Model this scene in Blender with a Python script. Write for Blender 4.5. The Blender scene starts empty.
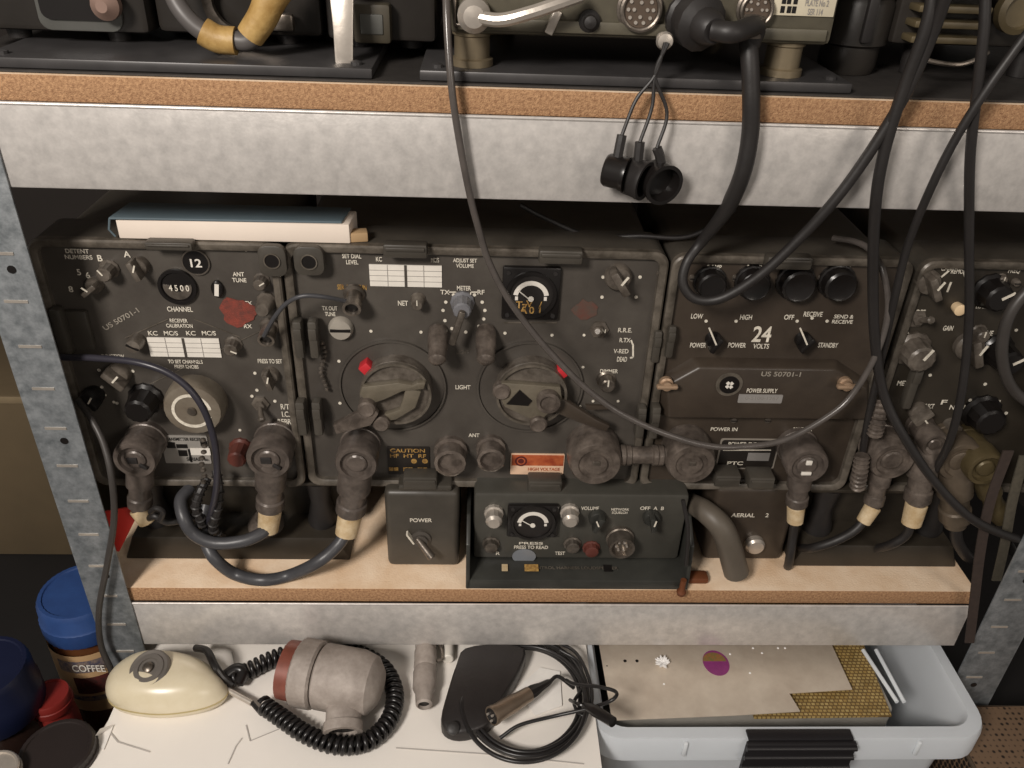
import bpy, bmesh, math, random
from mathutils import Vector, Matrix, Euler, noise
random.seed(7)
S = bpy.context.scene; COL = S.collection
PI = math.pi
# ------------------------------------------------------------------ camera, world, lights, exposure
CAMZ, CAMY, FPX = 1.60, -0.595, 830.4
PITCH, YAW, ROLL = math.radians(31.957), math.radians(-2.902), math.radians(2.414)
RC = Matrix.Rotation(YAW, 3, 'Z') @ Matrix.Rotation(PI/2-PITCH, 3, 'X') @ Matrix.Rotation(ROLL, 3, 'Z')
cd = bpy.data.cameras.new('camera'); cam = bpy.data.objects.new('camera', cd); COL.objects.link(cam)
cd.sensor_width = 36; cd.lens = 36*FPX/1024; cd.clip_start = .01
cam.matrix_world = Matrix.Translation((0, CAMY, CAMZ)) @ RC.to_4x4()
S.camera = cam
S.view_settings.view_transform = 'Standard'; S.view_settings.look = 'None'
S.view_settings.exposure = 0.0; S.view_settings.gamma = 1; S.view_settings.use_curve_mapping = False
W = bpy.data.worlds.new('room_light'); S.world = W; W.use_nodes = True
W.node_tree.nodes['Background'].inputs[0].default_value = (1, .92, .84, 1)
W.node_tree.nodes['Background'].inputs[1].default_value = .20
def area(name, loc, target, size, power, col):
    l = bpy.data.lights.new(name, 'AREA'); l.energy = power; l.size = size; l.color = col
    o = bpy.data.objects.new(name, l); COL.objects.link(o); o.location = loc
    o.rotation_euler = (Vector(target)-Vector(loc)).to_track_quat('-Z', 'Y').to_euler()
area('ceiling_lamp', (-.75, -1.30, 2.28), (0, 0, 1.1), .35, 32, (1, .93, .86))
area('room_lamp', (1.6, -2.4, 2.3), (0, 0, 1.1), .8, 12, (1, .9, .8))

def ray(px, py): return RC @ Vector(((px-512)/FPX, -(py-384)/FPX, -1))
def P(px, py, Y=.05):          # point of the plane y=Y (a tuple px is an x, z pair already on it)
    if isinstance(px, tuple): return Vector((px[0], Y, px[1]))
    d = ray(px, py); t = (Y-CAMY)/d.y; return Vector((d.x*t, Y, CAMZ+d.z*t))
def H(px, py, z):              # point of the level plane z
    d = ray(px, py); t = (z-CAMZ)/d.z; return Vector((d.x*t, CAMY+d.y*t, z))
def sc(p):                     # metres per pixel at a point
    v = RC.transposed() @ (Vector(p)-Vector((0, CAMY, CAMZ))); return -v.z/FPX
Z_TOP = CAMZ-.149+.018; Z_LOW = CAMZ-.632+.018; Z_BENCH = CAMZ-.86; Z_PAPER = CAMZ-.713

# ------------------------------------------------------------------ materials
MATS = {}
def lin(c): return tuple(((x/12.92) if x <= .04045 else ((x+.055)/1.055)**2.4) for x in c)
def mat(name, rgb, rough=.5, metal=0, var=.15, scale=30, bump=0, alpha=1, trans=0, spec=.5, rgb2=None, bscale=None, contrast=(.35, .7), stretch=None):
    if name in MATS: return MATS[name]
    m = bpy.data.materials.new(name); m.use_nodes = True; nt = m.node_tree; b = nt.nodes['Principled BSDF']
    c = lin([x/255 for x in rgb]); c2 = lin([x/255 for x in rgb2]) if rgb2 else tuple(x*(1-var) for x in c)
    tc = nt.nodes.new('ShaderNodeTexCoord'); n = nt.nodes.new('ShaderNodeTexNoise')
    n.inputs['Scale'].default_value = scale; n.inputs['Detail'].default_value = 6; n.inputs['Roughness'].default_value = .65
    src = tc.outputs['Object']
    if stretch:
        mp = nt.nodes.new('ShaderNodeMapping'); mp.inputs['Scale'].default_value = stretch
        nt.links.new(src, mp.inputs[0]); src = mp.outputs[0]
    nt.links.new(src, n.inputs['Vector'])
    r = nt.nodes.new('ShaderNodeValToRGB'); r.color_ramp.elements[0].position = contrast[0]; r.color_ramp.elements[1].position = contrast[1]
    r.color_ramp.elements[0].color = (*c2, 1); r.color_ramp.elements[1].color = (*c, 1)
    nt.links.new(n.outputs[0], r.inputs[0]); nt.links.new(r.outputs[0], b.inputs['Base Color'])
    b.inputs['Roughness'].default_value = rough; b.inputs['Metallic'].default_value = metal
    b.inputs['Alpha'].default_value = alpha; b.inputs['Transmission Weight'].default_value = trans
    b.inputs['Specular IOR Level'].default_value = spec
    if bump:
        n2 = nt.nodes.new('ShaderNodeTexNoise'); n2.inputs['Scale'].default_value = bscale or scale*4; n2.inputs['Detail'].default_value = 4
        nt.links.new(tc.outputs['Object'], n2.inputs['Vector'])
        bp = nt.nodes.new('ShaderNodeBump'); bp.inputs['Strength'].default_value = bump; bp.inputs['Distance'].default_value = .002
        nt.links.new(n2.outputs[0], bp.inputs['Height']); nt.links.new(bp.outputs[0], b.inputs['Normal'])
    MATS[name] = m; return m
PANEL = mat('olive_grey_paint', (83, 78, 72), .36, 0, .25, 18, .12, rgb2=(68, 63, 58))
PANELC = mat('brown_grey_paint', (68, 59, 50), .40, 0, .25, 18, .12, rgb2=(54, 46, 39))
PANELD = mat('dark_olive_paint', (54, 48, 40), .45, 0, .25, 18, .12, rgb2=(42, 37, 30))
CASE = mat('case_paint', (78, 73, 66), .42, 0, .3, 12, .15, rgb2=(60, 56, 50))
RIM = mat('worn_rim_paint', (116, 108, 98), .38, .1, .4, 60, .1, rgb2=(72, 66, 58))
FRAME = mat('green_grey_paint', (58, 58, 54), .36, 0, .3, 20, .1, rgb2=(44, 44, 41))
BLACK = mat('black_bakelite', (26, 23, 22), .3, 0, .2, 20)
RUBBER = mat('black_rubber', (40, 37, 36), .5, 0, .25, 40, .1)
GRUB = mat('grey_rubber', (108, 98, 91), .34, .15, .4, 60, .2, rgb2=(72, 65, 60))
SLATE = mat('slate_rubber', (70, 70, 73), .4, 0, .25, 40, .1)
KNOBM = mat('knob_grey', (112, 104, 95), .38, .1, .3, 80, .1, rgb2=(70, 63, 56))
METAL = mat('dull_metal', (150, 140, 130), .35, .75, .3, 60, .1, rgb2=(95, 88, 80))
LMETAL = mat('light_metal', (205, 196, 185), .35, .6, .2, 60, .05)
DMETAL = mat('plug_metal', (124, 113, 104), .34, .3, .3, 70, .2, rgb2=(76, 68, 62))
WHITE = mat('white_paint', (228, 222, 212), .6, 0, .1, 60)
LETTER = mat('white_lettering', (232, 224, 208), .6, 0, .3, 400)
CREAM = mat('cream_tape', (214, 196, 164), .6, 0, .2, 60, .2, rgb2=(176, 150, 110))
TAPE = mat('ochre_tape', (186, 154, 96), .5, 0, .2, 60, .2, rgb2=(150, 116, 62))
REDP = mat('red_paint', (196, 44, 52), .45, 0, .15, 60)
REDW = mat('worn_red_paint', (140, 62, 48), .6, 0, .4, 260, .3, rgb2=(96, 52, 44))
REDF = mat('faded_red_paint', (96, 56, 46), .6, 0, .4, 160, rgb2=(80, 68, 60))
YEL = mat('yellow_print', (196, 158, 88), .6, 0, .3, 300, rgb2=(120, 86, 44))
ORG = mat('orange_label', (196, 106, 62), .5, 0, .3, 120, rgb2=(150, 62, 36))
PEACH = mat('peach_label', (232, 196, 166), .5, 0, .1, 60)
GALV = mat('galvanised_steel', (214, 209, 204), .36, .35, .2, 110, .05, rgb2=(186, 182, 178), contrast=(.3, .7))
GALV2 = mat('galvanised_steel_dull', (146, 150, 153), .42, .4, .3, 90, .1, rgb2=(104, 109, 112), contrast=(.34, .66))
CHIP = mat('chipboard', (236, 214, 188), .75, 0, .3, 18, .3, rgb2=(212, 180, 146), bscale=500)
CHIPE = mat('chipboard_edge', (184, 144, 106), .85, 0, .4, 420, .6, rgb2=(126, 88, 60), bscale=900, contrast=(.3, .62))
WALL = mat('dark_wall_paint', (40, 34, 30), .9, 0, .2, 3)
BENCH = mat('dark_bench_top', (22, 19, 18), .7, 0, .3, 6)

# ------------------------------------------------------------------ mesh builders (world coordinates)
def B(): return bmesh.new()
def _mi(bm, faces, mi):
    for f in faces: f.material_index = mi
def tri(bm, verts_co, faces, mi=0, smooth=False):
    vs = [bm.verts.new(v) for v in verts_co]; out = []
    for f in faces:
        try: g = bm.faces.new([vs[i] for i in f]); g.material_index = mi; g.smooth = True; out.append(g)
        except ValueError: pass
    return out
def box(bm, c, s, bev=0, rot=None, mi=0, seg=2):
    tmp = bmesh.new(); bmesh.ops.create_cube(tmp, size=1)
    bmesh.ops.scale(tmp, vec=s, verts=tmp.verts)
    if bev: bmesh.ops.bevel(tmp, geom=list(tmp.edges), offset=min(bev, .49*min(s)), segments=seg, profile=.5, affect='EDGES')
    M = Matrix.Translation(c) @ (rot.to_4x4() if rot else Matrix.Identity(4))
    _merge(bm, tmp, M, mi)
def _merge(bm, tmp, M, mi=0):
    tmp.verts.index_update(); vs = [bm.verts.new(M @ v.co) for v in tmp.verts]
    for f in tmp.faces:
        try: g = bm.faces.new([vs[v.index] for v in f.verts]); g.material_index = mi; g.smooth = True
        except ValueError: pass
    tmp.free()
def frame_of(d):
    d = Vector(d).normalized(); a = Vector((0, 0, 1)) if abs(d.z) < .9 else Vector((1, 0, 0))
    u = a.cross(d).normalized(); v = d.cross(u); return u, v, d
def lathe(bm, o, d, prof, n=24, mi=0, flute=0, sq=1):
    u, v, d = frame_of(d); o = Vector(o); vs = []
    for (r, h) in prof:
        for k in range(n):
            a = 2*PI*k/n; rr = r*(1-flute*(k % 2)); vs.append(o+d*h+u*math.cos(a)*rr+v*math.sin(a)*rr*sq)
    fs = []
    for i in range(len(prof)-1):
        for k in range(n): fs.append((i*n+k, i*n+(k+1) % n, (i+1)*n+(k+1) % n, (i+1)*n+k))
    fs.append(tuple(range(n-1, -1, -1))); fs.append(tuple((len(prof)-1)*n+k for k in range(n)))
    tri(bm, vs, fs, mi)
def cyl(bm, p0, p1, r, r2=None, n=20, mi=0, bev=0):
    p0, p1 = Vector(p0), Vector(p1); L = (p1-p0).length; r2 = r if r2 is None else r2; e = bev
    prof = [(r, 0), (r2, L)] if not e else [(r-e, 0), (r, e), (r2, L-e), (r2-e, L)]
    lathe(bm, p0, p1-p0, prof, n, mi)
def ring(bm, o, d, ro, ri, h, n=32, mi=0, a0=0, a1=2*PI):
    u, v, d = frame_of(d); o = Vector(o); full = abs(a1-a0-2*PI) < 1e-6; m = n if full else n+1; vs = []
    for (r, hh) in ((ri, 0), (ro, 0), (ro, h), (ri, h)):
        for k in range(m):
            a = a0+(a1-a0)*k/n; vs.append(o+d*hh+u*math.cos(a)*r+v*math.sin(a)*r)
    fs = []
    for i in range(4):
        j = (i+1) % 4
        for k in range(n): fs.append((i*m+k, i*m+(k+1) % m, j*m+(k+1) % m, j*m+k))
    if not full: fs += [(0, m, 2*m, 3*m), (m-1, 4*m-1, 3*m-1, 2*m-1)]
    tri(bm, vs, fs, mi)
def prism(bm, pts, d, mi=0, bev=0):       # pts: planar world polygon, d: extrusion vector
    tmp = bmesh.new(); d = Vector(d); a = [tmp.verts.new(Vector(p)) for p in pts]; b = [tmp.verts.new(Vector(p)+d) for p in pts]; n = len(pts)
    tmp.faces.new(a); tmp.faces.new(b[::-1])
    for i in range(n): tmp.faces.new((a[i], b[i], b[(i+1) % n], a[(i+1) % n]))
    bmesh.ops.recalc_face_normals(tmp, faces=tmp.faces)
    if bev: bmesh.ops.bevel(tmp, geom=list(tmp.edges), offset=bev, segments=2, profile=.5, affect='EDGES')
    _merge(bm, tmp, Matrix.Identity(4), mi)
def spline(pts, n=10):
    P_ = [Vector(p) for p in pts]; P_ = [2*P_[0]-P_[1]]+P_+[2*P_[-1]-P_[-2]]; out = []
    for i in range(1, len(P_)-2):
        a, b, c, d = P_[i-1:i+3]
        for k in range(n):
            t = k/n; out.append(.5*((2*b)+(c-a)*t+(2*a-5*b+4*c-d)*t*t+(3*b-a-3*c+d)*t**3))
    out.append(P_[-2]); return out
def tube(bm, path, r, n=10, mi=0, closed=False):
    path = [Vector(p) for p in path]; N = len(path); u = None; vs = []
    for i, p in enumerate(path):
        t = (path[(i+1) % N]-path[i-1]) if closed else (path[min(i+1, N-1)]-path[max(i-1, 0)])
        if t.length < 1e-9: t = Vector((0, 0, 1))
        t.normalize()
        if u is None: u = frame_of(t)[0]
        u = (u-t*u.dot(t)).normalized(); v = t.cross(u); rr = r(i/(N-1)) if callable(r) else r
        for k in range(n): a = 2*PI*k/n; vs.append(p+u*math.cos(a)*rr+v*math.sin(a)*rr)
    fs = []; M = N if closed else N-1
    for i in range(M):
        for k in range(n): j = (i+1) % N; fs.append((i*n+k, i*n+(k+1) % n, j*n+(k+1) % n, j*n+k))
    if not closed: fs += [tuple(range(n-1, -1, -1)), tuple((N-1)*n+k for k in range(n))]
    tri(bm, vs, fs, mi)
def rrect(x0, x1, z0, z1, r, Y, n=4):     # rounded rectangle in the plane y=Y
    out = []
    for (cx, cz, a) in ((x1-r, z1-r, 0), (x0+r, z1-r, 90), (x0+r, z0+r, 180), (x1-r, z0+r, 270)):
        for k in range(n+1): t = math.radians(a+90*k/n); out.append(Vector((cx+r*math.cos(t), Y, cz+r*math.sin(t))))
    return out

# ------------------------------------------------------------------ objects
def tag(o, label, cat, group=None):
    o['label'] = label; o['category'] = cat
    if group: o['group'] = group
    return o
def thing(name, label, cat, loc, group=None):
    o = bpy.data.objects.new(name, None); COL.objects.link(o); o.location = loc; o.empty_display_size = .02
    return tag(o, label, cat, group)
def root_loc(o):
    v = Vector((0, 0, 0))
    while o: v += o.location; o = o.parent
    return v
def part(name, bm, m, parent, sharp=35):
    bmesh.ops.recalc_face_normals(bm, faces=bm.faces)
    off = root_loc(parent); bmesh.ops.translate(bm, vec=-off, verts=bm.verts)
    me = bpy.data.meshes.new(name); bm.to_mesh(me); bm.free()
    for k in (m if isinstance(m, (list, tuple)) else [m]): me.materials.append(k)
    me.set_sharp_from_angle(angle=math.radians(sharp))
    o = bpy.data.objects.new(name, me); COL.objects.link(o); o.parent = parent
    return o
def solo(name, bm, m, label, cat, group=None, sharp=35):
    bmesh.ops.recalc_face_normals(bm, faces=bm.faces)
    xs = [v.co for v in bm.verts]; lo = Vector([min(c[i] for c in xs) for i in range(3)]); hi = Vector([max(c[i] for c in xs) for i in range(3)])
    off = Vector(((lo.x+hi.x)/2, (lo.y+hi.y)/2, lo.z)); bmesh.ops.translate(bm, vec=-off, verts=bm.verts)
    me = bpy.data.meshes.new(name); bm.to_mesh(me); bm.free()
    for k in (m if isinstance(m, (list, tuple)) else [m]): me.materials.append(k)
    me.set_sharp_from_angle(angle=math.radians(sharp))
    o = bpy.data.objects.new(name, me); COL.objects.link(o); o.location = off
    return tag(o, label, cat, group) if label else o
def struct(name, bm, m): o = solo(name, bm, m, None, None); o['kind'] = 'structure'; return o
def text(parent, s, px, py, hpx, Y, m=None, rot=0, wpx=None, face=None, name='lettering', org=None, n=None):
    """raised printed lettering centred at a point of the panel (y=Y), or at org on a face with x-axis/up vectors 'face'"""
    c = bpy.data.curves.new(name, 'FONT'); c.body = s; c.align_x = 'CENTER'; c.align_y = 'CENTER'; c.size = 1; c.extrude = .0; c.offset = .018
    o = bpy.data.objects.new(name, c)
    me = bpy.data.meshes.new_from_object(o); bpy.data.objects.remove(o); bpy.data.curves.remove(c)
    p = Vector(org) if org is not None else P(px, py, Y); k = sc(p)
    xs = [v.co.x for v in me.vertices]; ys = [v.co.y for v in me.vertices]
    if not xs: return
    w = max(xs)-min(xs); hh = max(ys)-min(ys); cx = (max(xs)+min(xs))/2; cy = (max(ys)+min(ys))/2
    fy = hpx*k*1.12/hh; fx = (wpx*k/w) if wpx else fy
    X, U = face if face else (Vector((1, 0, 0)), Vector((0, 0, 1))); N = X.cross(U)
    cr, sr = math.cos(rot), math.sin(rot); off = root_loc(parent)
    for v in me.vertices:
        a, b = (v.co.x-cx)*fx, (v.co.y-cy)*fy; a, b = a*cr-b*sr, a*sr+b*cr
        v.co = p+X*a+U*b+N*.0004-off
    me.materials.append(m or LETTER); me.name = name
    o = bpy.data.objects.new(name, me); COL.objects.link(o); o.parent = parent
    return o
OUT = Vector((0, -1, 0))
def onp(px, py, h, YF):                    # base point on panel of something whose front (h out of panel) is seen at px,py
    p = P(px, py, YF-h); return Vector((p.x, YF, p.z)), sc(p)
def knob(t, px, py, r, h=.014, style='round', ang=0, m=None, YF=.05, mark=True, name='knob'):
    o, k = onp(px, py, h, YF); R = r*k; bm = B(); m = m or KNOBM
    if style == 'round':
        lathe(bm, o, OUT, [(R*1.15, 0), (R*1.15, h*.15), (R*.95, h*.25), (R*.85, h*.92), (R*.7, h), (R*.1, h)], 24, flute=.06)
    elif style == 'bar':
        lathe(bm, o, OUT, [(R*1.0, 0), (R*1.0, h*.3), (R*.85, h*.42), (R*.3, h*.45)], 24)
        rot = Matrix.Rotation(-ang, 3, 'Y'); box(bm, o+OUT*h*.65, (R*.62, h*.72, R*2.1), R*.15, rot)
    elif style == 'toggle':
        lathe(bm, o, OUT, [(R, 0), (R, h*.2), (R*.6, h*.25), (R*.55, h*.45), (R*.2, h*.5)], 6)
        d = Vector((math.sin(ang)*.6, -1, math.cos(ang)*.6)).normalized()
        lathe(bm, o+OUT*h*.35, d, [(R*.22, 0), (R*.34, h*.8), (R*.42, h*.95), (R*.28, h*1.05)], 12)
    elif style == 'screw':
        lathe(bm, o, OUT, [(R, 0), (R, h*.5), (R*.85, h*.9), (R*.1, h)], 20)
    elif style == 'cap':
        lathe(bm, o, OUT, [(R*1.08, 0), (R*1.08, h*.3), (R*.98, h*.34), (R*.94, h*.9), (R*.82, h), (R*.75, h*.96), (R*.1, h*.96)], 36, flute=.03)
    kb = part(name, bm, m, t)
    if style in ('round', 'bar') and mark:
        b2 = B(); u = Vector((math.sin(ang), 0, math.cos(ang))); rot = Matrix.Rotation(ang, 3, 'Y')
        box(b2, o+OUT*(h*1.01)+u*R*.45, (R*.16, .0008, R*.8), 0, rot); part('pointer_mark', b2, LETTER, kb)
    if style == 'screw':
        b2 = B(); box(b2, o+OUT*h*.98, (R*1.6, .0012, R*.24), 0, Matrix.Rotation(ang, 3, 'Y')); part('slot', b2, BLACK, kb)
    return kb
def dots(t, px, py, rx, ry, angs, r=1.6, YF=.05, name='scale_dots'):
    bm = B()
    for a in angs:
        p = P(px+rx*math.sin(math.radians(a)), py-ry*math.cos(math.radians(a)), YF); lathe(bm, p, OUT, [(r*sc(p), 0), (r*sc(p), .0005)], 8)
    return part(name, bm, LETTER, t)
def dotlist(t, L, r=1.6, YF=.05):
    bm = B()
    for (a, b) in L: p = P(a, b, YF); lathe(bm, p, OUT, [(r*sc(p), 0), (r*sc(p), .0005)], 8)
    return part('scale_dots', bm, LETTER, t)
def line(t, L, w=.8, YF=.05, m=None, name='printed_line'):
    bm = B()
    for i in range(len(L)-1):
        a, b = P(*L[i], YF), P(*L[i+1], YF); d = (b-a); n = Vector((d.z, 0, -d.x)).normalized()*w*sc(a)
        prism(bm, [a+n, b+n, b-n, a-n], (0, -.0004, 0))
    return part(name, bm, m or LETTER, t)
def plate(t, x0, y0, x1, y1, m, YF=.05, th=.001, name='plate', r=.001):
    a, b = P(x0, y0, YF), P(x1, y1, YF); bm = B()
    prism(bm, rrect(a.x, b.x, b.z, a.z, r, YF), (0, -th, 0)); return part(name, bm, m, t)
def chart(t, x0, y0, x1, y1, YF=.05, cols=4, rows=4, split=True, sl=0):
    a, b = P(x0, y0, YF), P(x1, y1, YF); bm = B(); w = b.x-a.x; h = a.z-b.z
    box(bm, ((a.x+b.x)/2, YF-.0005, (a.z+b.z)/2), (w, .001, h), 0, mi=0)
    for i in range(1, rows): box(bm, ((a.x+b.x)/2, YF-.0011, a.z-h*i/rows), (w, .0003, .0004), mi=1)
    for i in range(1, cols): box(bm, (a.x+w*i/cols, YF-.0012, (a.z+b.z)/2), (.0004 if i*2 != cols else .0022, .0004, h), mi=1 if i*2 != cols else 2)
    return part('frequency_chart', bm, [WHITE, mat('grey_print', (150, 145, 140), .6), PANEL], t)

# ================================================================== the room
bm = B(); box(bm, (0, .72, 1.3), (4.4, .04, 2.6)); struct('wall_back', bm, WALL)
bm = B(); box(bm, (0, -1.0, -.02), (4.4, 3.5, .04)); struct('floor', bm, mat('floor_concrete', (92, 86, 80), .8, 0, .3, 5))

# ------------------------------------------------------------------ bench
t = thing('workbench', 'dark workbench in shadow running under the steel shelves', 'bench', (0, .1, 0))
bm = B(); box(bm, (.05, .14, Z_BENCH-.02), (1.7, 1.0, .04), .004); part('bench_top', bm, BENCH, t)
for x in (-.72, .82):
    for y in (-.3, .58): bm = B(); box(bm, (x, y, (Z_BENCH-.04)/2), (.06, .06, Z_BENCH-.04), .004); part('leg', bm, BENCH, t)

# ------------------------------------------------------------------ shelving
SX0, SX1 = -.337, .533
rack = thing('shelving_unit', 'galvanised steel shelving unit with chipboard shelves holding the radio sets', 'shelving', (.1, .2, Z_BENCH))
for zt in (Z_TOP, Z_LOW):
    XR = .583 if zt == Z_TOP else .516; XC, XW = (XR-.374)/2, XR+.374
    bm = B(); box(bm, (XC, .225, zt-.009), (XW, .45, .018), .001, mi=0)
    for f in bm.faces: f.material_index = 1 if abs(f.calc_center_median().z-(zt-.009)) < .0085 else 0
    part('shelf_board', bm, [CHIP, CHIPE], rack)
    for y in (-.002, .452):
        bm = B(); zz = zt-.018; s = 1 if y < .2 else -1
        box(bm, (XC, y, zz-.03), (XW, .0016, .06), .0006); box(bm, (XC, y+s*.012, zz-.0597), (XW, .025, .0016), .0006)
        cyl(bm, (XC-XW/2, y-s*.0006, zz-.0008), (XC+XW/2, y-s*.0006, zz-.0008), .0013, n=10)
        part('shelf_beam', bm, GALV, rack)
for (xa, s) in ((SX0, -1), (SX1, 1)):
    for y in (-.004, .456):
        bm = B(); f = 1 if y < .2 else -1; zh = Z_TOP-.019 if f == 1 else 1.75; z0 = Z_BENCH; xc = xa+s*.02
        if s == -1: box(bm, (xc, y, (z0+zh)/2), (.040, .002, zh-z0), .0007)
        else: box(bm, (xc+.006, y, (z0+zh)/2), (.052, .002, zh-z0), .0007)
        box(bm, (xa+s*(.040 if s < 0 else .052), y+f*.019, (z0+zh)/2), (.002, .040, zh-z0), .0007)
        up = part('upright', bm, GALV2, rack)
        if f == 1:
            for i in range(16 if f == 1 else 1):
                z = zh-.03-i*.040; bm = B(); box(bm, (xc, y-.0013, z), (.018, .0008, .0024), .0); part('slot', bm, LMETAL, up)
                if i % 4 == 2: bm = B(); lathe(bm, (xc+.004, y-.0009, z-.013), OUT, [(.0034, 0), (.0034, .0006)], 12); part('bolt_hole', bm, BLACK, up)

# ================================================================== radio sets
def radio_shell(t, x0, x1, y0, y1, panel, YF=.05, depth=.2, rim=.007, case=None, foot=True):
    """px box of the face at top-left / bottom-right -> rectangular case with raised rounded rim"""
    a, b = P(x0, y0, YF-.008), P(x1, y1, YF-.008)
    X0, X1, Z1, Z0 = a.x, b.x, a.z, b.z
    bm = B(); prism(bm, rrect(X0, X1, Z0, Z1, .012, YF), (0, depth*.2, 0), bev=.001)
    prism(bm, rrect(X0+.006, X1-.006, Z0+.006, Z1-.008, .01, YF+depth*.2), (0, depth*.8, 0))
    part('case', bm, case or CASE, t)
    bm = B(); outer = rrect(X0, X1, Z0, Z1, .012, 0, 5); inner = rrect(X0+rim, X1-rim, Z0+rim, Z1-rim, .008, 0, 5); n = len(outer); vs = []
    mid = rrect(X0+.0015, X1-.0015, Z0+.0015, Z1-.0015, .011, 0, 5)
    mid2 = rrect(X0+rim-.003, X1-rim+.003, Z0+rim-.003, Z1-rim+.003, .009, 0, 5)
    loops = [(outer, YF), (outer, YF-.0065), (mid, YF-.008), (mid2, YF-.008), (inner, YF-.006), (inner, YF-.0002)]
    for L, y in loops: vs += [Vector((v.x, y, v.z)) for v in L]
    fs = [(i*n+k, i*n+(k+1) % n, (i+1)*n+(k+1) % n, (i+1)*n+k) for i in range(len(loops)-1) for k in range(n)]
    tri(bm, vs, fs); part('rim', bm, RIM, t)
    bm = B(); box(bm, ((X0+X1)/2, YF-.0004, (Z0+Z1)/2), (X1-X0-2*rim, .001, Z1-Z0-2*rim)); part('front_panel', bm, panel, t)
    return X0, X1, Z0, Z1
def clip(t, px, py, w, h, YF=.05, m=None, d=.012, name='latch'):
    p = P(px, py, YF-.006-d); k = sc(p); bm = B()
    box(bm, (p.x, YF-.006-d/2, p.z), (w*k, d, h*k), .002); box(bm, (p.x, YF-.006-d, p.z+h*k*.18), (w*k*.9, .003, h*k*.3), .001)
    return part(name, bm, m or CASE, t)
YF = .05; YP = .0488
# ---- unit A : left transceiver
pA0 = P(33, 240, .042); pA1 = P(307, 488, .042)
A = thing('radio_transceiver', 'grey-olive radio set at left end, under the white pad, with a round 12 badge', 'radio', ((pA0.x+pA1.x)/2, .15, pA1.z))
ax0, ax1, az0, az1 = radio_shell(A, 23, 306, 239, 488, PANEL)
text(A, 'DETENT\nNUMBERS', 78, 254, 10, YP, wpx=27)
for s, x, y in (('B', 100, 258), ('A', 127, 254), ('5', 79, 272), ('6', 88, 275), ('8', 71, 289)): text(A, s, x, y, 6, YP)
knob(A, 103, 276, 9, .016, 'round', -.6); knob(A, 133, 273, 10, .018, 'bar', .35); knob(A, 88, 292, 8.5, .016, 'bar', -.9)
# channel dial window
o, k = onp(178, 286, .0, YP); bm = B(); lathe(bm, o, OUT, [(19*k, 0), (19*k, .003), (16*k, .003), (15*k, .0012), (1*k, .0012)], 32); w = part('channel_window', bm, BLACK, A)
bm = B(); ring(bm, o+OUT*.0014, OUT, 14*k, 6*k, .0006, 24, a0=PI*.95, a1=2.05*PI); part('dial_scale', bm, METAL, w); text(w, '4 5 0 0', 179, 288, 6, YP-.002, wpx=20)
bm = B(); o, k = onp(196, 262, 0, YP); lathe(bm, o, OUT, [(13*k, 0), (13*k, .0012)], 32); w = part('number_badge', bm, BLACK, A, 30)
bm = B(); ring(bm, o, OUT, 14*k, 12.6*k, .0016, 32); part('badge_ring', bm, METAL, w); text(w, '12', 196, 263, 8, YP-.0012, wpx=11, m=WHITE)
bm = B(); o, k = onp(218, 288, 0, YP); lathe(bm, o, OUT, [(6*k, 0), (6*k, .003), (5*k, .004)], 16, sq=1.5); w = part('indicator_slot', bm, BLACK, A)
bm = B(); box(bm, o+OUT*.004, (.0035, .001, .011), 0, Matrix.Rotation(.15, 3, 'Y')); part('white_bar', bm, WHITE, w)
text(A, 'CHANNEL', 180, 309, 5, YP, wpx=25); text(A, 'RECEIVER\nCALIBRATION', 179, 323, 9, YP, wpx=26)
for s, x in (('KC', 153), ('MC/S', 171), ('KC', 191), ('MC/S', 209)): text(A, s, x, 333, 4.5, YP, wpx=5+2.2*len(s))
chart(A, 147, 337, 222, 357, YP)
text(A, 'TO SET CHANNELS\nPRESS KNOBS', 186, 364, 9, YP, wpx=34)
line(A, [(125, 338), (168, 319)], .5, YP, RIM); line(A, [(194, 319), (240, 337)], .5, YP, RIM); line(A, [(150, 384), (262, 330)], .35, YP, RIM)
knob(A, 132, 348, 8, .016, 'screw', .5); knob(A, 230, 351, 8, .014, 'round', 2)
text(A, 'US 50701-1', 121, 319, 5, YP, rot=.52, wpx=44, m=mat('faded_lettering', (156, 148, 136), .6, 0, .3, 300))
bm = B(); p = P(60, 333, .036); box(bm, (p.x, .040, p.z), (.010, .012, .045), .003); box(bm, (p.x+.012, .046, p.z-.002), (.020, .006, .038), .002); part('side_handle', bm, CASE, A)
# worn red paint mark
bm = B(); p = P(238, 312, YP); k = sc(p); out = []
for i in range(22): a = 2*PI*i/22; r = 15.5*k*(1+.13*math.sin(3*a+1)+.07*math.sin(7*a)); out.append(p+Vector((math.cos(a)*r*1.15, 0, math.sin(a)*r)))
prism(bm, out, (0, -.0006, 0)); part('red_paint_mark', bm, REDW, A)
text(A, 'ANT\nTUNE', 239, 277, 10, YP, wpx=14); text(A, 'TX', 248, 303, 4, YP); text(A, 'RX', 248, 326, 4, YP)
knob(A, 259, 286, 7.5, .012, 'round', 1); knob(A, 262, 311, 9, .02, 'round', 2, mark=False)
text(A, 'PRESS TO SET', 270, 361, 4.5, YP, wpx=24); knob(A, 267, 384, 9, .018, 'bar', .25)
dotlist(A, [(255, 373), (288, 373), (290, 390), (257, 390), (252, 396), (262, 398), (275, 401)], 1.7, YP)
text(A, 'R/T\nI.C.\nREBRO', 286, 414, 22, YP, wpx=18); line(A, [(295, 412), (298, 426), (288, 431)], 1, YP)
knob(A, 257, 412, 9, .016, 'toggle', 2.6); knob(A, 112, 383, 12, .02, 'bar', .75)
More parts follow.
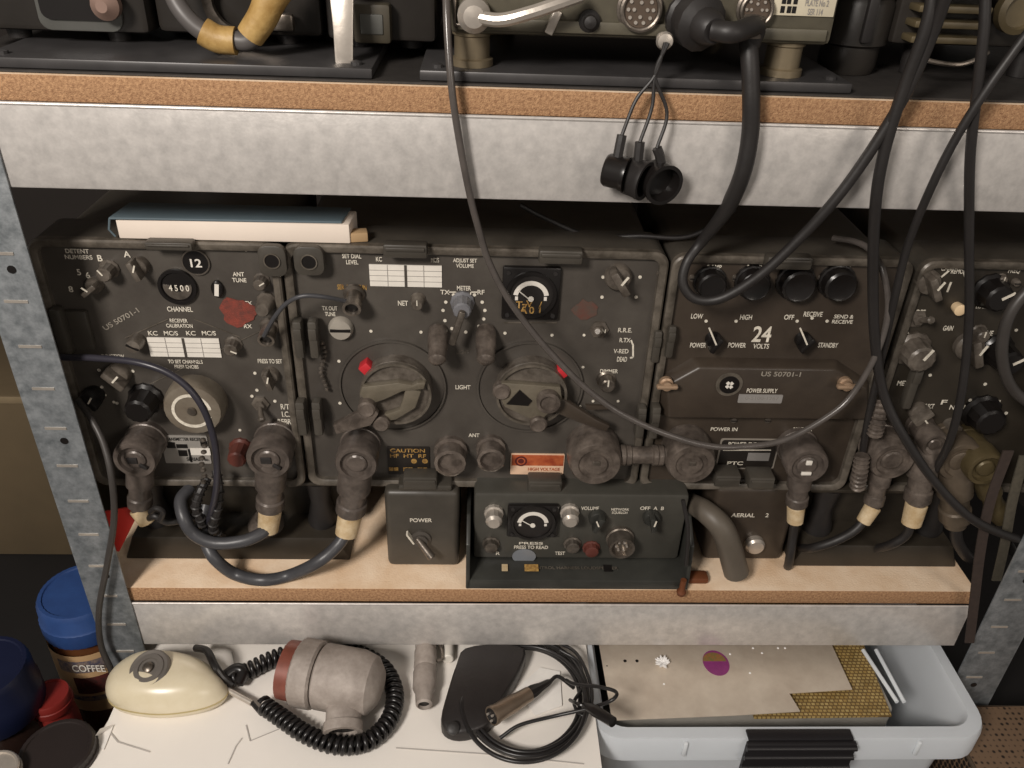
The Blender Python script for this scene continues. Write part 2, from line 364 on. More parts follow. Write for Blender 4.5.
dotlist(A, [(99, 370), (133, 371), (137, 387), (102, 387), (105, 395), (114, 402), (117, 403)], 1.7, YP); text(A, 'FUNCTION', 113, 356, 4, YP, wpx=22)
knob(A, 137, 413, 16, .026, 'round', 0, BLACK, mark=False); knob(A, 88, 404, 10, .018, 'bar', .6, BLACK)
text(A, 'TUNING', 195, 382, 4.5, YP, wpx=18)
o, k = onp(192, 411, .02, YF); bm = B(); R = 30*k; lathe(bm, o, OUT, [(R, 0), (R, .014), (R*.93, .019), (R*.8, .02), (R*.1, .02)], 48, flute=.012); w = part('tuning_knob', bm, mat('tuning_knob_paint', (124, 116, 103), .4, 0, .2, 40, rgb2=(98, 88, 76)), A)
bm = B(); ring(bm, o+OUT*.02, OUT, R*.66, R*.56, .0007, 40, a0=.1, a1=5.9); part('white_ring', bm, LETTER, w)
bm = B(); lathe(bm, o+OUT*.02, OUT, [(R*.16, 0), (R*.14, .002)], 16); part('hub', bm, METAL, w)
w = plate(A, 160, 435, 212, 463, mat('silver_plate', (170, 165, 158), .4, .3), YP, name='data_plate')
bm = B()
for (x0, y0, x1, y1) in ((166, 442, 176, 448), (178, 450, 188, 456), (176, 444, 188, 448), (200, 441, 208, 446), (190, 449, 190.5, 462)):
    a, b = P(x0, y0, YP-.001), P(x1, y1, YP-.001); box(bm, ((a.x+b.x)/2, YP-.0012, (a.z+b.z)/2), (abs(b.x-a.x), .0004, abs(a.z-b.z)))
part('printed_boxes', bm, BLACK, w); text(w, 'TRANSMITTER RECEIVER', 185, 439, 3.5, YP-.001, m=BLACK, wpx=42); text(w, 'SERIAL No.', 198, 459, 4, YP-.001, m=BLACK, wpx=22)
bm = B(); a, b = P(190, 448, YP-.001), P(211, 455, YP-.001); box(bm, ((a.x+b.x)/2, YP-.0013, (a.z+b.z)/2), (b.x-a.x, .0005, a.z-b.z)); part('serial_box', bm, WHITE, w)
knob(A, 236, 461, 11, .022, 'round', 0, mat('red_brown_knob', (96, 52, 44), .35), mark=False)
clip(A, 168, 247, 47, 9); clip(A, 298, 341, 9, 42, name='side_clamp'); clip(A, 301, 420, 9, 40, name='side_clamp')
# carrying lug with hole
def lug(t, x0, x1, y0, y1, hx, hy):
    a, b = P(x0, y0, .036), P(x1, y1, .036); bm = B(); prism(bm, rrect(a.x, b.x, b.z, a.z, .007, .043), (0, -.007, 0), bev=.0008); w = part('lifting_lug', bm, CASE, t)
    o = P(hx, hy, .036); k = sc(o); bm = B(); lathe(bm, o+Vector((0, .0003, 0)), OUT, [(7.5*k, 0), (7.5*k, .0006)], 24); part('lug_hole', bm, BLACK, w)
    bm = B(); ring(bm, o, OUT, 8.4*k, 7.2*k, .0012, 24); part('hole_ring', bm, RIM, w)
lug(A, 256, 288, 246, 277, 272, 261)
# BNC sockets
def bnc(t, px, py, r, hole=True, h=.02):
    o, k = onp(px, py, h, YF); d = Vector((0, -1, -.25)).normalized(); bm = B(); R = r*k; lathe(bm, o, d, [(R*1.2, 0), (R*1.2, .003), (R*.9, .004), (R*.9, h*.6), (R, h*.65), (R, h), (R*.72, h), (R*.7, h*.8), (R*.1, h*.8)], 20)
    w = part('socket', bm, METAL, t); bm = B(); lathe(bm, o+d*h*.82, d, [(R*.68, 0), (R*.68, .001)], 16); part('socket_hole', bm, BLACK, w)
bnc(A, 265, 336, 8.5)
dotlist(A, [(50, 300), (246, 250), (60, 470), (240, 430)], 1.5, YP)
bm = B()
for i in range(9): p = P(203+math.sin(i*1.3)*1.5, 440+i*6, .03-.001*i); lathe(bm, p, (0, -.3, -1), [(.0012, -.002), (.0026, -.001), (.0026, .001), (.0012, .002)], 10)
part('cap_chain', bm, METAL, A)

# ---- unit B : centre tuner
pB0 = P(290, 240, .042); pB1 = P(655, 488, .042)
Bu = thing('radio_amplifier', 'wide olive-grey radio set in the middle with two big crank dials and a black meter', 'radio', ((pB0.x+pB1.x)/2, .15, pB1.z))
bx0 = ax1+.003
X1b = P(664, 300, .042).x; Z1b = P(480, 249, .042).z; Z0b = az0+.002
radio_shell(Bu, (bx0, Z1b), (X1b, Z0b), 0, 0, PANEL)
lug(Bu, 292, 325, 247, 276, 309, 262)
text(Bu, 'SET DIAL\nLEVEL', 352, 259, 10, YP, wpx=19); text(Bu, 'SER  NET  TUN', 352, 287, 5, YP, wpx=29, m=YEL); text(Bu, 'TX OUT\nTUNE', 330, 311, 10, YP, wpx=15)
bnc(Bu, 351, 304, 9.5, h=.022)
knob(Bu, 340, 331, 12.5, .008, 'screw', 0, m=mat('pale_screw_paint', (164, 157, 146), .5, .1, .2, 50), name='filler_screw')
bm = B()
for i in range(12): p = P(322+math.sin(i*.7)*2.5+i*.2, 343+i*4.2, .044); lathe(bm, p, (0, 0, 1), [(.0009, -.0016), (.002, -.0008), (.002, .0008), (.0009, .0016)], 8)
part('bead_chain', bm, METAL, Bu)
chart(Bu, 369, 264, 442, 287, YP); text(Bu, 'KC', 379, 259, 4.5, YP, wpx=6); text(Bu, 'MC/S', 435, 260, 4.5, YP, wpx=8)
text(Bu, 'NET', 403, 303, 5, YP, wpx=10); knob(Bu, 417, 306, 7, .014, 'round', 0)
text(Bu, 'ADJUST SET\nVOLUME', 465, 263, 9, YP, wpx=24); text(Bu, 'METER', 464, 288, 4.5, YP, wpx=14); text(Bu, 'TX', 445, 292, 4.5, YP); text(Bu, 'RF', 481, 292, 4.5, YP)
line(Bu, [(449, 292), (456, 292), (457, 296)], .6, YP); line(Bu, [(478, 292), (471, 292), (470, 296)], .6, YP)
dots(Bu, 464, 312, 21, 20, [-60, -85, -115, -145, 60, 85, 110, 135, 175, 30, -30], 1.8, YP)
kk = knob(Bu, 462, 312, 11, .02, 'round', .3, m=mat('blue_grey_knob', (124, 124, 128), .35, .2), mark=False); o, k = onp(462, 312, .02, YF)
bm = B(); box(bm, o+Vector((-.004, -.022, -.014)), (.006, .006, .034), .002, Matrix.Rotation(.28, 3, 'Y')); part('lever', bm, METAL, kk)
# meter
def meter(t, x0, y0, x1, y1, Y, yellow=True):
    a, b = P(x0, y0, Y-.006), P(x1, y1, Y-.006); cx, cz = (a.x+b.x)/2, (a.z+b.z)/2; w_, h_ = b.x-a.x, a.z-b.z
    bm = B(); box(bm, (cx, Y-.003, cz), (w_, .006, h_), .002); ring(bm, (cx, Y-.006, cz), OUT, w_*.44, w_*.38, .0025, 36); w = part('meter', bm, BLACK, t)
    bm = B(); lathe(bm, (cx, Y-.0058, cz), OUT, [(w_*.38, 0), (w_*.38, .0005)], 32); part('meter_face', bm, mat('meter_face_black', (34, 30, 28), .5), w)
    bm = B(); ring(bm, (cx, Y-.0064, cz-.05*h_), OUT, w_*.31, w_*.23, .0004, 24, a0=.15, a1=PI-.15)
    for s in (-1, 1): box(bm, (cx+s*w_*.25, Y-.0067, cz-.07*h_), (w_*.05, .0004, h_*.07))
    part('meter_scale', bm, WHITE, w)
    bm = B(); a0 = Vector((cx+w_*.02, Y-.0074, cz-.12*h_)); cyl(bm, a0, a0+Vector((-w_*.24, 0, h_*.2)), .0005, n=6); lathe(bm, a0+Vector((-.001, .0004, .05*h_)), OUT, [(w_*.05, 0), (w_*.05, .001)], 12); part('needle', bm, WHITE, w)
    if yellow:
        for dx, dz, g in ((-.2, -.19, 'T'), (-.02, -.17, 'V'), (.17, -.19, '/'), (-.12, -.29, 'A'), (.08, -.29, '0 1'), (-.1, -.24, '7')): text(w, g, 0, 0, w_*.12/sc((cx, Y, cz)), 0, m=YEL, org=(cx+dx*w_, Y-.0066, cz+dz*h_))
    for sx in (-1, 1):
        for sz in (-1, 1): bm = B(); lathe(bm, (cx+sx*w_*.4, Y-.006, cz+sz*h_*.4), OUT, [(w_*.045, 0), (w_*.04, .001)], 10); part('screw', bm, RUBBER, w)
    return w
meter(Bu, 503, 267, 558, 321, YF); line(Bu, [(504, 322.5), (557, 322.5)], .7, YP, RIM)
bm = B(); p = P(585, 310, YP); k = sc(p); prism(bm, [p+Vector((math.cos(i*PI/7)*k*12*(1+.2*math.sin(i*2)), 0, math.sin(i*PI/7)*k*11*(1+.2*math.cos(i*3)))) for i in range(14)], (0, -.0004, 0)); part('faded_red_mark', bm, REDF, Bu)
knob(Bu, 621, 286, 14, .022, 'bar', .6, mark=True); dotlist(Bu, [(622, 267), (603, 277), (640, 277), (602, 297), (636, 297)], 1.8, YP)
knob(Bu, 601, 337, 10, .016, 'toggle', -.5); text(Bu, 'ON', 601, 331, 4, YP-.012); text(Bu, 'R.R.E.', 625, 330, 4.5, YP, wpx=14); text(Bu, 'R.TX', 625, 340, 4.5, YP, wpx=11); text(Bu, 'V-RED', 621, 351, 4.5, YP, wpx=15); text(Bu, 'DEAD', 622, 359, 5, YP, wpx=10); line(Bu, [(631, 340), (633, 345), (633, 357), (630, 358)], .9, YP)
text(Bu, 'DIMMER', 609, 371, 4, YP, wpx=18); knob(Bu, 608, 387, 9, .014, 'round', 0, m=METAL); dotlist(Bu, [(584, 335), (583, 367), (593, 401), (580, 406), (618, 401)], 1.5, YP)
knob(Bu, 661, 275, 4, .004, 'screw')
# the two crank dials
def dial(t, cx, cy, mx, my, kind):
    o = P(cx, cy-3, YP); k = sc(o)
    bm = B(); ring(bm, o, OUT, 53*k, 51.3*k, .003, 56); lathe(bm, o, OUT, [(51*k, 0), (51*k, .001)], 56); w = part('dial_plate', bm, [PANEL], t)
    bm = B(); m_ = P(mx, my, YP-.012); box(bm, (m_.x, YP-.006, m_.z), (11*k, .012, 14*k), .001, Matrix.Rotation(-.7 if kind == 1 else .9, 3, 'Y')); part('red_marker', bm, REDP, w)
    h = .026; c, k2 = onp(cx+2, cy+10, h, YF); R = 36*k2
    bm = B(); lathe(bm, c, OUT, [(R, 0), (R, h*.55), (R*.95, h*.62), (R*.8, h*.64), (R*.1, h*.64)], 48); hub = part('dial_hub', bm, KNOBM, w)
    bm = B(); ring(bm, c+OUT*h*.6, OUT, R, R*.93, .004, 48); part('hub_rim', bm, RIM, hub)
    f = c+OUT*(h*.64)
    def L(x, z, y=0): return f+Vector((x*R, -y, z*R))
    if kind == 1:
        bm = B(); prism(bm, [L(-.98, .12), L(-.9, .34), L(.1, .5), L(.5, .42), L(.62, .5), L(.86, .52), L(.8, .3), L(.2, .22), L(-.28, -.05), L(-.75, -.25)], (0, -.008, 0), bev=.001)
        prism(bm, [L(.3, .3), L(.72, .2), L(.55, -.35), L(.0, -.75), L(-.45, -.85), L(-.4, -.62), L(.1, -.42), L(.2, -.1)], (0, -.007, 0), bev=.001); part('fork', bm, mat('fork_paint', (112, 104, 90), .4, .1, .3, 60, .1), hub)
        bm = B(); prism(bm, [L(-.62, -.15, .008), L(-.95, -.3, .008), L(-1.75, -.82, .008), L(-1.68, -1.12, .008), L(-.7, -.8, .008), L(-.45, -.4, .008)], (0, -.007, 0), bev=.0012); part('crank_arm', bm, DMETAL, hub)
        bolts = [(-.78, -.25, .016), (-.42, -.82, .012)]
    else:
        bm = B(); prism(bm, [L(-.98, .2), L(-.85, .5), L(.3, .42), L(.78, .38), L(.85, -.05), L(.62, -.35), L(.25, -.8), L(-.05, -.68), L(-.75, -.3)], (0, -.007, 0), bev=.001); part('fork', bm, mat('fork_paint', (112, 104, 90)), hub)
        bm = B(); prism(bm, [L(-.35, .3, .0072), L(.0, -.05, .0072), L(-.1, -.22, .0072), L(-.7, -.18, .0072)], (0, -.0012, 0)); lathe(bm, L(.45, .0, .007), OUT, [(R*.33, 0), (R*.33, .008), (R*.24, .0085), (R*.22, .006), (R*.05, .006)], 24, mi=1); part('fork_window', bm, [BLACK, DMETAL], hub)
        bm = B(); prism(bm, [L(.8, .0, -.002), L(1.9, -.75, -.002), L(2.3, -.95, -.002), L(2.2, -1.15, -.002), L(1.4, -.85, -.002), L(.55, -.45, -.002)], (0, -.007, 0), bev=.0012)
        prism(bm, [L(1.55, -.32, -.002), L(2.25, -.35, -.002), L(2.25, -.45, -.002), L(1.6, -.48, -.002)], (0, -.003, 0)); part('crank_arm', bm, PANELC, hub)
        bolts = [(.22, -.82, .011), (-.85, .22, .009)]
    for (x, z, y) in bolts:
        bm = B(); lathe(bm, L(x, z, 0), OUT, [(R*.25, 0), (R*.25, y-.001), (R*.2, y+.001), (R*.1, y), (.0003, y)], 18); part('bolt', bm, DMETAL, hub)
dial(Bu, 393, 389, 367, 371, 1); dial(Bu, 530, 390, 559, 376, 2)
dotlist(Bu, [(371, 331), (421, 332), (339, 361), (340, 403), (552, 335), (505, 333)], 1.7, YP)
for x in (437, 486):
    p = P(x, 350, .02); k = sc(p); bm = B(); q = Vector((p.x, YF, p.z+.004)); lathe(bm, q, Vector((0, -1, -.45)), [(9.5*k, 0), (10.5*k, .004), (10.5*k, .02), (9.5*k, .022), (9*k, .033), (6*k, .036), (2*k, .037)], 24); part('lamp_hood', bm, DMETAL, Bu)
text(Bu, 'LIGHT', 463, 387, 4.5, YP, wpx=15); text(Bu, 'LIGHT', 463, 352, 4, YP, wpx=13, m=RIM); line(Bu, [(483, 377), (487, 377), (487, 398), (481, 398)], .9, YP)
text(Bu, 'ANT', 474, 435, 4, YP, wpx=11)
w = plate(Bu, 387, 446, 430, 474, mat('black_plate', (36, 31, 27), .5), YP, name='warning_plate'); text(w, 'CAUTION\nHF  HT  RF', 408, 453, 10, YP-.001, m=YEL, wpx=36); text(w, '-- -- --', 408, 469, 4, YP-.001, m=YEL, wpx=38)
bm = B(); 
for x in (414, 425): p = P(x, 461, YP-.001); lathe(bm, p, OUT, [(.0028, 0), (.0028, .0005)], 10)
part('yellow_spots', bm, YEL, w)
for (x, y, r) in ((450, 464, 16), (491, 461, 14)):
    o, k = onp(x, y, .024, YF); bm = B(); R = r*k; lathe(bm, o, OUT, [(R*1.1, 0), (R*1.1, .006), (R*.9, .007), (R*.9, .017), (R, .018), (R, .023), (R*.8, .024), (R*.72, .019), (R*.1, .018)], 28, flute=.03); w = part('capped_socket', bm, DMETAL, Bu)
    bm = B(); tube(bm, spline([o+OUT*.022+Vector((R*math.cos(a), 0, R*math.sin(a))) for a in (-2.6, -1.9, -1.2, -.5)], 6), .0012, 6); part('retaining_wire', bm, METAL, w)
w = plate(Bu, 511, 453, 563, 474, PEACH, YP, .0012, name='orange_label'); a, b = P(512, 454, YP), P(563, 465, YP); bm = B(); box(bm, ((a.x+b.x)/2, YP-.0014, (a.z+b.z)/2), (b.x-a.x, .0004, a.z-b.z)); part('orange_band', bm, ORG, w)
bm = B(); p = P(521, 461, YP-.0014); ring(bm, p, OUT, .006, .0042, .0005, 20); lathe(bm, p, OUT, [(.003, 0), (.003, .0004)], 12); part('warning_symbol', bm, mat('dark_red_print', (90, 30, 26), .6), w); text(w, 'HIGH VOLTAGE', 544, 469, 3.5, YP-.0012, m=ORG, wpx=32)
clip(Bu, 405, 252, 44, 15); clip(Bu, 561, 258, 44, 15); clip(Bu, 313, 341, 9, 42, name='side_clamp'); clip(Bu, 317, 420, 9, 40, name='side_clamp')
clip(Bu, 657, 348, 8, 36, d=.006, name='side_clamp'); clip(Bu, 641, 424, 9, 36, name='side_clamp')
clip(Bu, 420, 484, 34, 16, name='lower_latch', d=.016); clip(Bu, 545, 488, 34, 16, name='lower_latch', d=.016)

# ---- unit C : 24 volt power unit
X0c = X1b+.003; X1c = P(905, 300, .042).x; Z1c = P(790, 258, .042).z; Z0c = Z0b
C_ = thing('radio_power_unit', 'brown-grey power unit marked 24 volts with four black fuse caps', 'radio', ((X0c+X1c)/2, .15, Z0c))
radio_shell(C_, (X0c, Z1c), (X1c, Z0c), 0, 0, PANELC)
for x, r in ((713, 17), (756, 18), (800, 20), (842, 19)):
    knob(C_, x, 288, r*.93, .016, 'cap', m=BLACK, name='fuse_cap'); 
for x in (693, 736, 780, 822): knob(C_, x, 279, 4, .003, 'screw', m=METAL)
for s, x in (('5 AMP', 714), ('5 AMP', 754), ('5 AMP', 800), ('5 AMP', 843)): text(C_, s, x, 267, 4.5, YP, wpx=15)
text(C_, 'LOW', 697, 316, 5, YP, wpx=12); text(C_, 'HIGH', 746, 317, 5, YP, wpx=12); text(C_, 'POWER', 698, 345, 5, YP, wpx=16); text(C_, 'POWER', 737, 345, 5, YP, wpx=18)
dotlist(C_, [(706, 321), (736, 321), (797, 321), (812, 318), (827, 321)], 1.7, YP)
def pknob(px, py, a):
    w = knob(C_, px, py, 8.5, .016, 'bar', a, m=BLACK, mark=False); o, k = onp(px-4, py-10, .02, YF)
    bm = B(); box(bm, o+OUT*.019, (.0014, .001, .019), 0, Matrix.Rotation(a, 3, 'Y')); part('pointer_mark', bm, LETTER, w)
pknob(717, 347, -.5); pknob(808, 347, -.55)
text(C_, '24', 762, 334, 16, YP, wpx=19); text(C_, 'VOLTS', 761, 346, 5, YP, wpx=16); text(C_, 'OFF', 789, 317, 5, YP, wpx=10); text(C_, 'RECEIVE', 813, 314, 5, YP, wpx=19); text(C_, 'SEND &\nRECEIVE', 843, 319, 9, YP, wpx=21); text(C_, 'STANDBY', 828, 345, 5, YP, wpx=20)
# cover plate
h = .014; ol = [(658, 414), (658, 376), (692, 356), (836, 358), (869, 380), (869, 416)]
base = [P(x, y, YF) for x, y in ol]; cx = sum(p.x for p in base)/6; cz = sum(p.z for p in base)/6
top = [Vector((cx+(p.x-cx)*.93, YF-h, cz+(p.z-cz)*.86)) for p in base]
bm = B(); fs = [(i, (i+1) % 6, 6+(i+1) % 6, 6+i) for i in range(6)]+[tuple(range(6, 12)), (5, 4, 3, 2, 1, 0)]
tmp = bmesh.new(); vs = [tmp.verts.new(v) for v in base+top]
for f in fs: tmp.faces.new([vs[i] for i in f])
bmesh.ops.recalc_face_normals(tmp, faces=tmp.faces); bmesh.ops.bevel(tmp, geom=list(tmp.edges), offset=.002, segments=2, profile=.5, affect='EDGES'); _merge(bm, tmp, Matrix.Identity(4))
cov = part('cover', bm, PANELC, C_); YC = YF-h
for x in (668, 849):
    p = P(x, 389, YC-.012); k = sc(p); bm = B(); lathe(bm, (p.x, YC, p.z), OUT, [(7*k, 0), (7*k, .004), (5*k, .005), (5*k, .009), (1*k, .01)], 20); box(bm, (p.x, YC-.008, p.z), (22*k, .006, 5*k), .002); part('thumbscrew', bm, mat('brass_worn', (176, 148, 122), .4, .4), cov)
o = P(729, 384, YC); k = sc(o); bm = B(); lathe(bm, o, OUT, [(13.5*k, 0), (13.5*k, .0012)], 32); e = part('emblem_ring', bm, RIM, cov); bm = B(); lathe(bm, o+OUT*.0012, OUT, [(10*k, 0), (10*k, .0006)], 28); part('emblem_disc', bm, BLACK, e)
bm = B(); q = o+OUT*.0018
for dx, dz in ((-1.4, -1.4), (1.4, 1.4), (-1.3, 1.6), (1.3, -1.6)): prism(bm, [q+Vector(((dx+a)*k*1.3, 0, (dz+b)*k*1.3)) for a, b in ((-1.8, 0), (0, 1.8), (1.8, 0), (0, -1.8))], (0, -.0004, 0))
part('emblem_diamonds', bm, WHITE, e)
text(cov, 'US 50701-1', 781, 374, 5, YC, wpx=40, m=mat('faded_lettering', (0, 0, 0))); text(cov, 'POWER SUPPLY', 762, 390.5, 4.5, YC, wpx=31)
w = plate(cov, 739, 394, 781, 403, mat('silver_tape', (176, 172, 168), .3, .4), YC, .0008, name='stamped_strip'); text(w, '0-5100-1267', 762, 398, 4, YC-.0008, m=mat('grey_print', (0, 0, 0)), wpx=34)
for x in (734, 768): knob(C_, x, 421, 3.5, .003, 'screw', m=METAL)
text(C_, 'POWER IN', 724, 429, 4, YP, wpx=27); text(C_, 'POWER OUT', 803, 429, 4, YP, wpx=20)
w = plate(C_, 721, 438, 773, 469, mat('plate_grey_line', (140, 132, 122), .5), YP, .0006, name='data_plate', r=.003); a, b = P(722.5, 439.5, YP), P(771.5, 467.5, YP); bm = B(); prism(bm, rrect(a.x, b.x, b.z, a.z, .0025, YP-.0006), (0, -.0004, 0)); part('plate_face', bm, mat('black_plate', (0, 0, 0)), w)
text(w, 'POWER SUPPLY', 747, 444, 4.5, YP-.001, wpx=38); line(w, [(723, 450), (771, 450)], .6, YP-.001); text(w, 'PTC', 735, 463, 4, YP-.001, wpx=16); a, b = P(748, 452, YP), P(768, 460, YP); bm = B(); box(bm, ((a.x+b.x)/2, YP-.0013, (a.z+b.z)/2), (b.x-a.x, .0004, a.z-b.z)); part('serial_box', bm, mat('silver_tape', (0, 0, 0)), w)
clip(C_, 790, 264, 46, 14); clip(C_, 671, 343, 8, 36, d=.006, name='side_clamp'); clip(C_, 655, 424, 9, 38, name='side_clamp'); clip(C_, 728, 482, 26, 14, d=.02, name='lower_latch'); clip(C_, 762, 484, 26, 14, d=.02, name='lower_latch')

# ---- unit D : right-hand transceiver
X0d = X1c+.006; X1d = X0d+.26; Z1d = P(960, 262, .042).z; Z0d = Z0b
D_ = thing('radio_transceiver', 'dark olive radio set at the right end, half out of frame behind hanging cables', 'radio', ((X0d+X1d)/2, .15, Z0d))
radio_shell(D_, (X0d, Z1d), (X1d, Z0d), 0, 0, PANELD)
knob(D_, 937, 291, 13, .022, 'bar', .5); bm = B(); o, k = onp(961, 311, .01, YF); lathe(bm, o, OUT, [(5*k, 0), (6*k, .006), (6*k, .009), (3*k, .01)], 18); part('pilot_lamp', bm, mat('cream_lens', (236, 208, 168), .3), D_)
knob(D_, 1001, 300, 17, .02, 'round', 1, BLACK); knob(D_, 924, 326, 10, .016, 'toggle', .4)
knob(D_, 923, 361, 17, .024, 'round', .5); knob(D_, 979, 356, 15, .022, 'bar', .4); knob(D_, 984, 338, 8, .012, 'round', 0); knob(D_, 1012, 365, 16, .03, 'round', 1, BLACK)
knob(D_, 925, 420, 10, .018, 'bar', 2.4); knob(D_, 992, 424, 18, .022, 'round', 0, BLACK, mark=False); knob(D_, 956, 432, 8, .014, 'screw'); knob(D_, 1004, 281, 5, .006, 'round'); knob(D_, 1018, 284, 4, .006, 'screw')
for s, x, y, w_ in (('AE TUNE', 928, 270, 12), ('REMOTE', 960, 271, 18), ('CAL', 946, 268, 10), ('LOCK', 982, 306, 12), ('1', 981, 292, 4), ('GAIN', 948, 328, 10), ('TUNE', 986, 333, 14), ('OFF', 920, 312, 10), ('METER', 906, 383, 18), ('TX', 905, 340, 6), ('SELECT', 928, 406, 12), ('F', 944, 402, 6), ('CHANNEL', 988, 402, 28), ('FREQ', 1014, 271, 12), ('N', 952, 407, 5), ('M', 966, 407, 5)):
    text(D_, s, x, y, 5, YP, wpx=w_)
line(D_, [(951, 282), (947, 292)], 1, YP); line(D_, [(962, 266), (965, 277)], .9, YP); line(D_, [(940, 278), (952, 268)], .9, YP)
dotlist(D_, [(996, 411), (1006, 413), (909, 325), (907, 333), (930, 375), (915, 300), (970, 400), (1000, 330), (1016, 330), (985, 384)], 1.8, YP)
clip(D_, 915, 385, 9, 60, d=.01, name='side_clamp')

# ------------------------------------------------------------------ bases, small boxes, control unit on the lower shelf
ZS = Z_LOW+.0005
def base_frame(name, label, X0, X1, Y0, ztop, dome=None, m=PANELD):
    t = thing(name, label, 'stand', ((X0+X1)/2, .15, Z_LOW))
    bm = B(); prism(bm, [(X0, Y0+.004, ZS), (X1, Y0+.004, ZS), (X1-.012, Y0+.004, ZS+.03), (X0+.012, Y0+.004, ZS+.03)], (0, .21, 0), bev=.002); part('foot_plate', bm, m, t)
    for s in (0, 1):
        x = X0+.03+s*(X1-X0-.06)
        for y in (Y0+.03, Y0+.18): bm = B(); lathe(bm, (x, y, ZS+.03), (0, 0, 1), [(.014, 0), (.015, .005), (.01, (ztop-ZS-.034)*.5), (.014, ztop-ZS-.036)], 20); part('shock_mount', bm, RUBBER, t)
    bm = B(); box(bm, ((X0+X1)/2, Y0+.11, ztop-.0022), (X1-X0-.01, .19, .004), .001); part('tray', bm, m, t)
    bm = B(); box(bm, ((X0+X1)/2, Y0+.045, (ZS+ztop)/2+.012), (X1-X0-.002, .006, ztop-ZS-.03), .001); part('front_plate', bm, m, t)
    if dome:
        bm = B(); lathe(bm, (dome, Y0+.022, ZS+.030), (0, -.2, 1), [(.018, 0), (.018, .004), (.013, .012), (.009, .014), (.009, .018), (.001, .02)], 24); part('mounting_knob', bm, DMETAL, t)
    return t
base_frame('radio_stand', 'dark steel mounting stand under the left radio, inside the thick cable loops', P(150, 570, .08).x, P(352, 572, .04).x, .035, az0, dome=P(268, 550, .05).x)
base_frame('radio_stand', 'wide dark mounting stand under the right-hand radios, at the right of the lower shelf', P(790, 572, .03).x, P(958, 570, .03).x, .03, Z0b)
base_frame('radio_stand', 'dark mounting stand under the middle radio, mostly hidden behind the small control unit', P(470, 572, .06).x, P(700, 570, .06).x, .10, Z0b)

def junction(label, x0, x1, yb, ztop, Y, m=CASE):
    a, b = P(x0, yb, Y), P(x1, yb, Y); t = thing('junction_box', label, 'control box', ((a.x+b.x)/2, Y+.04, Z_LOW))
    bm = B(); box(bm, ((a.x+b.x)/2, Y+.04, (ZS+ztop)/2), (b.x-a.x, .08, ztop-ZS), .006, seg=3); part('case', bm, m, t)
    return t
YJ = .030
zj = P(420, 492, YJ).z
J = junction('small square box with one toggle switch left of the control unit', 388, 459, 568, zj, YJ)
text(J, 'POWER', 421, 520, 4.5, YJ, wpx=22)
bm = B(); o = P(421, 538, YJ); lathe(bm, o, OUT, [(.010, 0), (.010, .002), (.007, .003), (.007, .006), (.003, .006)], 24); w = part('switch_base', bm, PANEL, J)
bm = B(); cyl(bm, o+Vector((-.004, -.004, .004)), o+Vector((.012, -.016, -.012)), .0032, .0042, 12, bev=.001); part('lever', bm, METAL, w)
bm = B(); box(bm, o+Vector((-.010, -.004, .004)), (.0018, .006, .014), 0, Matrix.Rotation(-.5, 3, 'Y')); part('pointer_mark', bm, LETTER, w)
bm = B(); p = P(425, 490, YJ); box(bm, (p.x, YJ+.02, zj+.004), (.052, .04, .008), .003); part('lid', bm, CASE, J)
YJ2 = .042
zj2 = P(745, 488, YJ2).z
J = junction('brown box with one pale round button, right of the control unit', 702, 781, 561, zj2, YJ2, PANELC)
text(J, 'AERIAL', 743, 515, 4.5, YJ2, wpx=24); text(J, '2', 767, 515, 4.5, YJ2)
bm = B(); o = P(756, 548, YJ2-.008); lathe(bm, (o.x, YJ2, o.z), OUT, [(.0100, 0), (.0100, .006), (.008, .0085), (.001, .009)], 24); part('button', bm, LMETAL, J)
bm = B(); p = P(745, 490, YJ2); box(bm, (p.x, YJ2+.03, zj2+.0035), (.06, .05, .007), .003); part('lid', bm, PANELC, J)

# control unit in its open tray
YU = .022
a = P(466, 560, .004); b = P(692, 560, .004)
U = thing('control_unit', 'small radio control unit with a black meter sitting in an open angled tray', 'control unit', ((a.x+b.x)/2, .04, Z_LOW))
X0, X1 = a.x, b.x; zt = P(580, 497, YU).z; zb = ZS+.014
bm = B(); prism(bm, [(X0, .0, ZS), (X0, .0, ZS+.012), (X0, YU+.005, ZS+.016), (X0, .11, ZS+.016), (X0, .11, ZS)], (X1-X0, 0, 0), bev=.0012); part('tray_floor', bm, FRAME, U)
for s, x in ((0, X0), (1, X1-.004)):
    bm = B(); prism(bm, [(x, .0, ZS), (x, -.001, ZS+.014), (x, .004, ZS+.055), (x, .03, ZS+.072), (x, .1, ZS+.072), (x, .1, ZS)], (.004, 0, 0), bev=.001); w = part('tray_side', bm, FRAME, U)
bm = B(); box(bm, ((X0+X1)/2, YU+.043, (zb+zt)/2+.002), (X1-X0-.014, .08, zt-zb-.002), .004); part('body', bm, mat('control_unit_paint', (70, 68, 62), .42, 0, .2, 30, .1), U)
YV = YU+.0028
text(U, 'PRESS', 531, 543, 3, YV, wpx=24)
meter(U, 508, 506, 557, 538, YV, False)
for x, y in ((494, 524), (571, 523)):
    o, k = onp(x, y, .018, YV); bm = B(); lathe(bm, o, OUT, [(10*k, 0), (10*k, .004), (8*k, .005), (8.5*k, .015), (6*k, .018), (1*k, .018)], 24, flute=.05); part('knob', bm, LMETAL, U)
for x, y, m in ((491, 549, METAL), (573, 549, METAL), (592, 553, mat('red_brown_knob', (0, 0, 0)))): knob(U, x, y, 8, .008, 'round', 0, m, YV, mark=False)
for x, y, a_ in ((599, 527, -.4), (654, 527, .2)): knob(U, x, y, 9, .016, 'bar', a_, m=FRAME, YF=YV)
